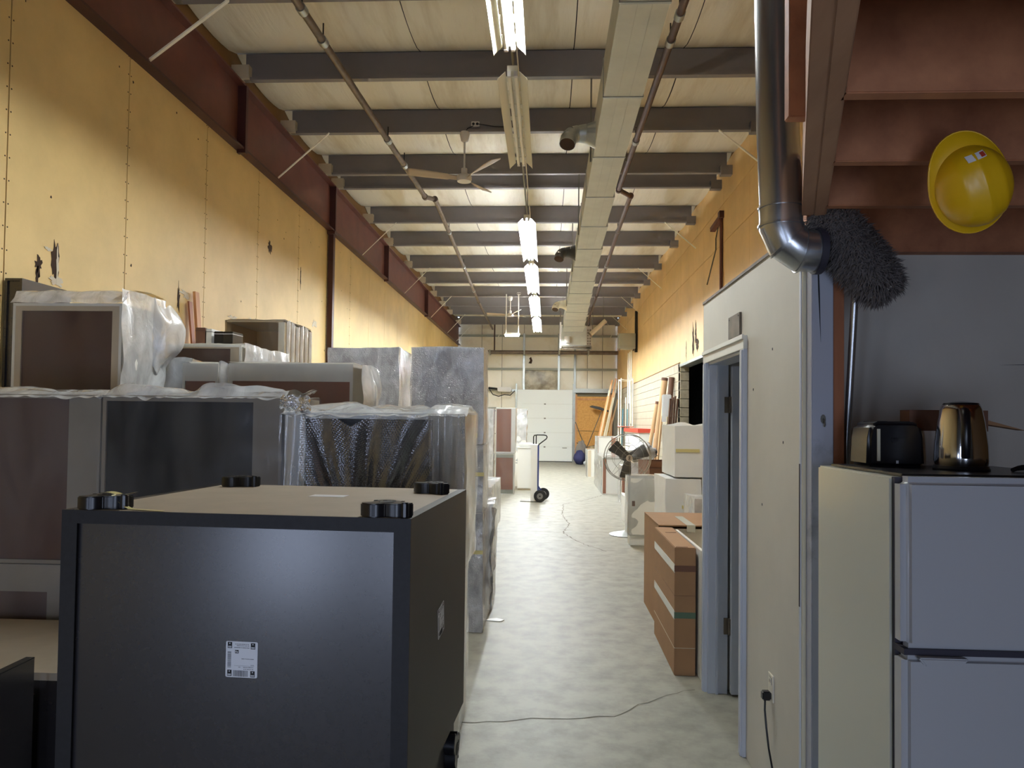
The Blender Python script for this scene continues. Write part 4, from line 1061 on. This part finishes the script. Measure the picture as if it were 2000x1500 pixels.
for s_ in (-1, 1):
    for k in range(3): MB().box(-.26, .26, s_ * .3 - .01, s_ * .3 + .01, .02 + .13 * k, .13 + .13 * k).build('slat', 'brown_roll', ck)
    MB().box(s_ * .25 - .012, s_ * .25 + .012, -.3, .3, .02, .40).build('end_board', 'brown_roll', ck)
ct = thing('work_table', 'low table under the tilted crate behind the fan', 'table', (2.1, 13.5, 0))
MB().box(-.4, .45, -.4, .4, .57, .615).build('top', 'cabinet_cream', ct)
for sx_ in (-.36, .41):
    for sy_ in (-.36, .36): MB().box(sx_ - .03, sx_ + .03, sy_ - .03, sy_ + .03, 0, .57).build('leg', 'brown_roll', ct)
bagheap('plastic_bag', 'crumpled clear plastic bag piled behind the upper half of the fan', 'bag', (1.98, 15.0, .9), .28, .26, .2, 'film_cloudy', 3., .45)
cr2 = cabinet('half-open wrapped carton carrying the crumpled plastic bag', 1.7, 2.3, 14.7, 15.4, 0, .895, panel='kraft', body='cabinet_cream', wm='film_cloudy', seed=75, faces='fl', group=RG)
bagheap('plastic_bag', 'grey plastic bag on the table next to the tilted crate', 'bag', (2.46, 13.75, .617), .07, .12, .2, 'film_cloudy', 5.)
bagheap('cloth_bundle', 'reddish brown bundle beside the crate near the leaning rolls', 'bundle', (2.55, 14.4, 0), .3, .3, .55, 'kraft_dark', 8.)
rb = thing('work_bench', 'white bench with a red top edge against the block wall', 'bench', (2.75, 21.9, 0))
MB().box(-.22, .26, -1.8, 1.8, 1.44, 1.55).build('red_top', 'red_paint', rb)
MB().box(-.18, .26, -1.75, 1.75, .1, 1.44).build('cabinet_front', 'door_panel', rb)
MB().box(-.195, -.18, -1.7, 1.7, .98, 1.0).build('drawer_line', 'rod_grey', rb)
MB().box(-.15, .24, -1.7, 1.7, 0, .1).build('plinth', 'black_matte', rb)
# leaning rolls and sticks by the opening
LG = 'long rolls and sticks leaning by the dark opening'
def roll(label, p0, p1, rd, m, cap='kraft_dark'):
    o = MB().tube([p0, p1], rd, 16).build('leaning_roll', m, None, smooth=50); tag(o, label, 'roll', LG)
    d = (Vector(p1) - Vector(p0)).normalized(); c = Vector(p1)
    MB().tube([c - d * .06, c + d * .012], rd * 1.05, 16).build('end_cap', cap, o, smooth=50)
    return o
roll('thick tan cardboard roll with a dark top leaning on the block wall', (2.50, 17.5, .0), (2.86, 17.6, 2.80), .075, 'tan_roll', 'brown_roll')
roll('thin tan roll beside the thick one', (2.42, 18.3, .0), (2.82, 18.5, 2.25), .05, 'tan_roll')
roll('dark brown carpet roll next to the tan rolls', (2.78, 17.3, .0), (2.98, 17.35, 2.80), .065, 'brown_roll', 'brown_roll')
def stick_(label, p0, p1, wd, th, m):
    o = MB().bar(p0, p1, wd, th).build('leaning_stick', m, None); return tag(o, label, 'stick', LG)
for k in range(4):
    stick_(['outermost', 'second', 'third', 'last'][k] + ' of four dark slats leaning by the opening', (2.70 + .05 * k, 16.74 - .0 * k, 0), (2.86 + .055 * k, 16.78, 2.28 + .03 * ((k * 7) % 3)), .05, .03, 'brown_roll')
stick_('pale wooden stick with white paint by the dark slats', (2.64, 16.95, 0), (2.88, 17.0, 2.3), .05, .04, 'cream_board')
stick_('short tan wooden stick under the white paper', (2.55, 17.1, 0), (2.74, 17.15, 2.1), .06, .04, 'tan_roll')
pw = thing('paper_roll', 'white paper bundle wrapped round the sticks', 'paper', (2.80, 16.9, 1.86), 0, LG)
MB().box(-.12, .10, -.05, .03, 0, .52).build('paper_wrap', 'foam_white', pw, bevel=.02, smooth=40)
MB().box(-.125, -.02, -.055, -.045, -.12, .02).build('loose_corner', 'foam_white', pw)

# lumber in the far corner
for k in range(9):
    y = 26.2 + .40 * k; zt = 2.7 + .22 * ((k * 5) % 4) + (.35 if k == 6 else 0)
    xt = 2.22 + .085 * k; xb = 1.62 + .075 * k
    o = MB().bar((xb, y, 0), (xt, y + .1, zt), .05, .055 + .03 * (k % 3), (0, 1, 0)).build('lumber_board', ['lumber', 'tan_roll', 'cream_board'][(k * 2) % 3], None)
    tag(o, ['first', 'second', 'third', 'fourth', 'fifth', 'sixth', 'seventh', 'eighth', 'ninth'][k] + ' board of the lumber leaning in the far corner, counted from the fan', 'board', 'lumber leaning in the far corner')
ib = thing('ironing_board', 'dark ironing board with crossed legs in front of the strand-board panel', 'ironing board', (1.9, 30.75, 0))
MB().prism([(-.10, 2.42), (.02, 2.46), (.35, 2.40), (.80, 2.22), (.82, 2.16), (.35, 2.28), (.0, 2.37)], 'y', -.18, .18).build('padded_top', 'fan_blade', ib, bevel=.02, smooth=40)
MB().tube([(.45, 0, 2.28), (-.2, 0, .62), (-.3, 0, .02)], .018, 8).build('leg', 'plate_brown', ib)
MB().tube([(-.68, 0, 1.75), (-.25, 0, .62), (-.1, 0, .02)], .018, 8).build('leg', 'plate_brown', ib)
MB().tube([(-.62, 0, .86), (-.2, 0, .66), (.25, 0, .78)], .02, 8).build('foot_bar', 'plate_brown', ib)
bagheap('cloth_bag', 'navy blue cloth bag on the floor by the overhead door', 'bag', (1.36, 29.6, 0), .24, .3, .30, 'navy_cloth', 2.)
bagheap('cloth_bag', 'grey cloth bundle on top of the pile by the overhead door', 'bag', (1.45, 30.25, .0), .24, .2, .5, 'grey_cloth', 4.)
bagheap('cloth_bag', 'sand coloured bag beside the navy one', 'bag', (1.87, 29.75, 0), .2, .22, .4, 'sand_cloth', 6.)
bagheap('cloth_bag', 'small pale blue cloth lying in front of the sand coloured bag', 'bag', (1.72, 28.9, 0), .24, .2, .12, 'casing_paint', 9.)
# white conduits and a rack near the far corner
for k, (y, z0) in enumerate(((25.6, 1.7), (26.1, 1.3), (26.6, 1.0))):
    o = MB().tube([(2.98, y, z0), (2.98, y, 4.3)], .025, 8).build('conduit', 'insulation_wall', None, smooth=60)
    tag(o, ['conduit dropping from the grey box closest to the fan', 'middle conduit dropping from the grey box', 'conduit dropping from the grey box closest to the end wall'][k], 'conduit', 'conduits under the grey box')
rk = thing('pipe_rack', 'white pipe rack holding thin tubes at the far end of the block wall', 'rack', (2.72, 24.9, 0))
for (x, y) in ((-.2, -.3), (.2, -.3), (-.2, .5), (.2, .5)): MB().tube([(x, y, 0), (x, y, 3.25)], .02, 8).build('upright', 'insulation_wall', rk)
for z in (.9, 1.6, 3.2):
    MB().tube([(-.2, -.3, z), (.2, -.3, z), (.2, .5, z), (-.2, .5, z)], .016, 8, closed=True).build('hoop', 'insulation_wall', rk)
MB().box(-.24, .24, -.33, .53, .88, .9).build('shelf', 'cabinet_white', rk)
MB().box(-.24, .24, -.33, .53, 1.58, 1.6).build('shelf', 'red_paint', rk)
for k in range(5): MB().tube([(-.15 + .07 * k, -.2 + .1 * k, .92), (-.12 + .06 * k, -.2 + .1 * k, 2.2 + .2 * (k % 3))], .018, 8).build('tube', ['sponge_teal', 'rod_grey', 'insulation_wall'][k % 3], rk)

# ------------------------------------------------------------------ services under the roof
def fixture(label, y0, y1, lit, z=5.03, x=-.365, group='fluorescent strip lights in a row down the aisle'):
    t = thing('strip_light', label, 'light', (x, (y0 + y1) / 2, z), 0, group); h = (y1 - y0) / 2
    MB().box(-.05, .05, -h, h, .0, .055).build('housing', 'reflector', t)
    for s_ in (-1, 1):
        mb = MB(); n = 9
        mb.prism([(s_ * .066, -.004), (s_ * .135, -.07), (s_ * .139, -.068), (s_ * .070, -.002)], 'y', -h, h)
        mb.prism([(s_ * .135, -.07), (s_ * .142, -.085), (s_ * .146, -.083), (s_ * .139, -.068)], 'y', -h, h)
        mb.build('reflector', 'reflector', t)
        tb = MB().tube([(s_ * .032, -h + .03, -.028), (s_ * .032, h - .03, -.028)], .019, 12, caps=True).build('tube', (lit[s_ > 0] or 'tube_off'), t, smooth=60)
        for e in (-1, 1): MB().box(s_ * .032 - .018, s_ * .032 + .018, e * (h - .015) - .018, e * (h - .015) + .018, -.05, .0).build('socket', 'fan_white', t)
    n = 8
    for k in range(n):
        yy = -h + (k + .5) * 2 * h / n
        MB().box(-.072, .072, yy - .05, yy + .05, -.006, .0).build('rib', 'reflector', t)
    for e in (-1, 1): MB().tube([(0, e * h * .8, .055), (0, e * h * .8, 5.9 - z)], .006, 6).build('hanger', 'rod_grey', t)
    return t
fixture('lit strip light overhead, the one cut off by the top of the view', 3.9, 6.3, (None, 'tube_near'))
fixture('unlit strip light with empty grey tubes over the aisle', 6.75, 9.15, (None, None))
fixture('first glowing strip light past the unlit one', 11.65, 14.5, ('tube_lit', 'tube_lit'))
fixture('second glowing strip light past the unlit one', 15.0, 18.2, ('tube_lit', 'tube_lit'))
fixture('third glowing strip light past the unlit one', 18.75, 22.1, ('tube_lit', 'tube_lit'))
fixture('last glowing strip light at the far end of the row', 22.6, 25.9, ('tube_far', 'tube_far'))
cd = thing('light_conduit', 'grey conduit running above the row of strip lights', 'conduit', (-.365, 0, 5.16))
MB().tube([(0, 3, 0), (0, 26.5, 0)], .012, 8).build('pipe', 'rod_grey', cd)
MB().tube([(.045, 3, .02), (.045, 26.5, .02)], .007, 6).build('cable', 'insulation_wall', cd)
sl = thing('hanging_light', 'small glowing light hung crosswise on two white rods near the far fan', 'light', (-1.17, 23.4, 4.56))
MB().tube([(-.22, 0, -.03), (.22, 0, -.03)], .022, 10).build('tube', 'tube_far', sl)
MB().box(-.25, .25, -.07, .07, 0, .05).build('housing', 'reflector', sl)
for s_ in (-1, 1): MB().tube([(s_ * .2, 0, .05), (s_ * .2, 0, 1.34)], .02, 8).build('rod', 'fan_white', sl)

def ceiling_fan(label, x, y, zh, R, rot):
    t = thing('ceiling_fan', label, 'ceiling fan', (x, y, zh), 0, 'white ceiling fans over the aisle')
    MB().lathe([(.10, -.05), (.11, -.02), (.11, .02), (.09, .045), (.05, .06)], 28).build('motor', 'fan_white', t, smooth=40)
    MB().lathe([(.03, .06), (.045, .07), (.045, .14), (.02, .15)], 20).build('collar', 'fan_white', t, smooth=40)
    top = 5.905 - zh
    MB().tube([(0, 0, .1), (0, 0, top - .05)], .014, 12).build('down_rod', 'fan_white', t, smooth=60)
    MB().lathe([(.03, top - .15), (.055, top - .13), (.075, top - .03), (.06, top)], 24).build('canopy', 'fan_white', t, smooth=40)
    for k in range(3):
        a = radians(rot + 120 * k)
        def bl(u, v, a=a):
            rr_ = .10 + (R - .10) * u; wd = (.022 if u < .2 else .05 + .03 * min(1, (u - .2) * 2)) * (v - .5) * 2
            if u > .95: wd *= .75
            return (rr_ * cos(a) - wd * sin(a), rr_ * sin(a) + wd * cos(a), .0 + .025 * (v - .5) * 2 + .05 * u)
        o = MB().grid(bl, 20, 4).build('blade', 'fan_brown', t, smooth=60)
        md = o.modifiers.new('thickness', 'SOLIDIFY'); md.thickness = .006
    return t
ceiling_fan('white ceiling fan hanging between the unlit light and the yellow wall', -1.24, 10.30, 5.225, .82, 70)
ceiling_fan('distant white ceiling fan above the small hanging light', -1.26, 23.85, 5.28, .80, 175)
def outlet_box(label, x, y, z):
    t = thing('outlet_box', label, 'outlet', (x, y, z), 0, 'outlet boxes on the purlins')
    MB().box(-.06, .06, -.03, 0, -.04, .04).build('plate', 'fan_white', t, bevel=.004)
    for s_ in (-1, 1): MB().lathe([(.02, 0), (.02, .004)], 14).build('receptacle', 'ink', t).matrix_basis = Matrix.Translation((s_ * .028, -.031, 0)) @ Matrix.Rotation(pi / 2, 4, 'X')
outlet_box('white twin outlet on the purlin above the first ceiling fan', -1.09, 10.345, 6.03)
outlet_box('twin outlet on the purlin above the distant ceiling fan', -.98, 23.89, 6.0)
o = MB().tube([(-1.12, 10.31, 6.0), (-1.2, 10.28, 5.95), (-1.235, 10.29, 5.88)], .006, 6).build('fan_cord', 'ink', None, smooth=60); tag(o, 'short black cord from the purlin outlet to the first ceiling fan', 'cord')
o = MB().tube([(-1.06, 10.31, 6.03), (-.8, 10.32, 5.99), (-.5, 10.2, 5.93), (-.4, 9.5, 5.6), (-.37, 9.1, 5.1)], .006, 6).build('extension_cord', 'ink', None, smooth=60); tag(o, 'thin black cord from the purlin outlet to the unlit strip light', 'cord')

# rectangular duct with joints, branches and hangers
du = thing('air_duct', 'long rectangular sheet-metal duct running down the aisle roof', 'duct', (0, 0, 0))
ysd = [3.9, 5.39, 6.97, 8.56, 10.08, 11.6, 13.1, 14.6, 16.1, 17.6, 19.1, 20.6, 22.1, 23.6, 25.0]
for i in range(len(ysd) - 1):
    wv = 0 if ysd[i] < 10 else .0
    x1 = .90 + max(0, (ysd[i] - 9)) * .022
    MB().box(.52, x1, ysd[i] + .004, ysd[i + 1] - .004, 4.87, 5.25).build('duct_section', 'duct_metal', du)
    MB().box(.512, x1 + .008, ysd[i + 1] - .012, ysd[i + 1] + .012, 4.862, 5.258).build('joint', 'galvanized', du)
    for fx in (.36, .66):
        MB().box(.52 + (x1 - .52) * fx - .001, .52 + (x1 - .52) * fx + .001, ysd[i] + .03, ysd[i + 1] - .03, 4.868, 4.87).build('crease', 'duct_crease', du)
for y in (5.34, 8.71, 12.11, 15.06, 19.49, 23.9):
    for x in (.50, .93): MB().box(x - .01, x + .01, y - .012, y + .012, 4.87, 5.95).build('hanger_strap', 'rod_grey', du)
def branch(y, m, big=1.0, dark=False):
    pts = [(.54, y, 5.02), (.42, y, 5.03), (.33, y, 5.03), (.26, y - .02, 5.01), (.215, y - .06, 4.95), (.20, y - .10, 4.87)]
    rad = [.16 * big, .11 * big, .095 * big, .095 * big, .095 * big, .095 * big]
    o = MB().tube(pts[:2], rad[:2], 20, caps=False).build('take_off', m, du, smooth=40)
    for i in range(1, 5): MB().tube([pts[i], pts[i + 1]], [rad[i], rad[i + 1] * .99], 20, caps=(i == 4)).build('elbow_gore', m, du, smooth=40)
    d = (Vector(pts[5]) - Vector(pts[4])).normalized()
    MB().tube([Vector(pts[5]), Vector(pts[5]) + d * .004], .088 * big, 20).build('outlet_mouth', 'hole_dark', du)
branch(8.25, 'galvanized'); branch(14.0, 'fan_blade', 1.0); branch(20.2, 'insulation_wall', 1.05)
# furnace at the end of the duct
fu = thing('unit_furnace', 'hanging sheet-metal furnace with louvred side at the end of the duct', 'furnace', (1.0, 26.6, 4.45))
MB().box(-.5, .42, -.3, .6, .1, .82).build('cabinet', 'duct_metal', fu, bevel=.006)
MB().box(.42, .60, -.28, .6, .06, .80).build('vent_side', 'fan_hub', fu)
for k in range(6):
    for j in range(2): MB().box(.445 + j * .08, .50 + j * .08, -.285, -.28, .12 + .1 * k, .19 + .1 * k).build('louvre', 'plate_brown', fu)
MB().lathe([(.11, 0), (.11, .24)], 20, (-.28, -.42, .16)).build('return_stub', 'fan_white', fu, smooth=40)
MB().box(-.56, -.5, -.3, .6, -.0, .95).build('side_plate', 'fan_white', fu)
for z in (-.05, .02): MB().box(-.45, .62, -.32, -.27, z, z + .03).build('support_rail', 'plate_brown', fu)
MB().box(-.5, .6, -.3, .6, .06, .10).build('support_deck', 'rod_grey', fu)
for (x, y) in ((-.53, -.2), (.58, -.2), (-.53, .5), (.58, .5)): MB().tube([(x, y, -.05), (x, y, 1.5)], .015, 6).build('drop_rod', 'plate_brown', fu)
vp = MB().tube([(1.40, 24.0, 4.64), (1.93, 24.0, 5.13)], .075, 16).build('vent_pipe', 'cabinet_cream', None, smooth=50); tag(vp, 'beige plastic vent pipe slanting beside the furnace', 'pipe')
for x_, z_ in ((1.5, 4.78), (1.85, 5.1)): MB().tube([(x_, 24, z_), (x_, 24, 5.92)], .01, 6).build('hanger_rod', 'rod_grey', vp)
MB().tube([(1.385, 24, 4.626), (1.43, 24, 4.668)], .085, 16).build('end_cap', 'plate_brown', vp, smooth=50)
# grey heater box on the right wall
gb = thing('heater_box', 'grey metal box bracketed high on the orange wall', 'box', (2.68, 24.5, 4.23))
MB().box(-.27, .28, -.2, .25, 0, .52).build('casing', 'grey_paint', gb, bevel=.008)
MB().box(-.26, .27, -.206, -.2, .08, .085).build('lid_line', 'rod_grey', gb)
for x in (-.24, .24): MB().box(x - .02, x + .02, -.1, .1, -.05, 0).build('bracket', 'plate_brown', gb)
MB().box(.28, .37, -.04, .04, -.1, 1.3).build('mount_rail', 'ink', gb)

# pipes along the roof
def roof_pipe(label, pts, m, joints):
    t = thing('roof_pipe', label, 'pipe', (0, 0, 0), 0, 'pipes hung under the purlins')
    MB().tube(pts, .042, 12).build('pipe_run', m, t, smooth=50)
    for q in joints:
        a = None
        for i in range(len(pts) - 1):
            p, n = Vector(pts[i]), Vector(pts[i + 1])
            if min(p.y, n.y) - 1e-6 <= q <= max(p.y, n.y) + 1e-6 and abs(n.y - p.y) > .3:
                a = p.lerp(n, (q - p.y) / (n.y - p.y)); d = (n - p).normalized(); break
        if a is None: continue
        MB().tube([a - d * .05, a + d * .05], .052, 12).build('coupling', 'galvanized', t, smooth=50)
        MB().tube([a + Vector((0, 0, .03)), a + Vector((0, 0, .20))], .008, 6).build('clevis_rod', 'ink', t)
    for p in pts[1:-1]: MB().tube([Vector(p) - Vector((.0, .035, 0)), Vector(p) + Vector((0, .035, 0))], .056, 12).build('elbow', m, t, smooth=50)
    return t
roof_pipe('brown pipe hung under the roof on the yellow wall side', [(-2.62, 3.0, 5.75), (-2.25, 12.8, 5.75), (-2.09, 12.95, 5.75), (-2.35, 24.1, 5.75), (-2.40, 31.0, 5.75)], 'pipe_brown', (6.9, 7.5, 10.2, 11.2, 15.2, 18.6, 22))
roof_pipe('dark pipe hung under the roof beside the rectangular duct', [(1.33, 3.0, 5.75), (1.21, 12.45, 5.75), (1.45, 12.8, 5.75), (1.46, 15.2, 5.75), (1.54, 22.8, 5.75), (1.6, 31.0, 5.75)], 'pipe_dark', (7.1, 7.6, 10.3, 15.2, 18.5))
hp_ = thing('cross_pipe', 'thick brown pipe crossing the end wall above the overhead door', 'pipe', (0, 30.9, 4.73))
MB().tube([(-3.9, 0, 0), (3.03, 0, 0)], .085, 14).build('pipe_run', 'pipe_brown', hp_, smooth=50)
for x in (-2.5, -1.0, .5, 1.75): MB().box(x - .03, x + .03, -.09, .36, -.1, .1).build('bracket', 'grey_paint', hp_)
for x in (-2.3, 1.75): MB().tube([(x, 0, .05), (x, 0, 1.2)], .03, 8).build('riser', 'pipe_dark', hp_)
op = thing('door_opener', 'white door opener motor with dangling wires beside the overhead door', 'motor', (-2.0, 31.0, 3.02))
MB().box(-.15, .45, -.12, .3, 0, .2).build('motor', 'fan_white', op, bevel=.03, smooth=40)
MB().tube([(-.55, 0, .16), (-.15, 0, .12)], .05, 10).build('shaft', 'black_matte', op)
MB().tube([(-.5, 0, .1), (-.35, -.05, -.12), (-.1, -.05, -.2), (.15, 0, -.12), (.4, 0, -.15), (.6, 0, .05)], .02, 8).build('wire', 'ink', op, smooth=60)
wbk = thing('wall_shelf', 'short grey bracket shelf on the end wall behind the column', 'shelf', (-2.75, 31.1, 2.30))
MB().box(-.3, .55, -.1, .25, 0, .05).build('shelf_board', 'grey_paint', wbk); MB().box(-.2, .4, -.05, .2, -.4, 0).build('bracket', 'grey_cloth', wbk)
# conduit with a bracket on the right wall
cb = thing('wall_conduit', 'rusty conduit with a bracket high on the orange wall over the partition', 'conduit', (3.02, 12.65, 3.9))
MB().tube([(0, 0, 0), (0, 0, 1.42)], .028, 10).build('pipe', 'oxide_steel', cb, smooth=50)
MB().bar((0, 0, 1.42), (-.05, .45, 1.32), .09, .08).build('bracket', 'oxide_steel', cb)
MB().box(-.05, .03, -.08, .05, 1.40, 1.52).build('clamp', 'oxide_dark', cb)
MB().tube([(.0, .25, 1.3), (.0, .4, 1.15), (.0, .4, .95), (.0, 1.1, .45)], .012, 6).build('loose_cable', 'plate_brown', cb)
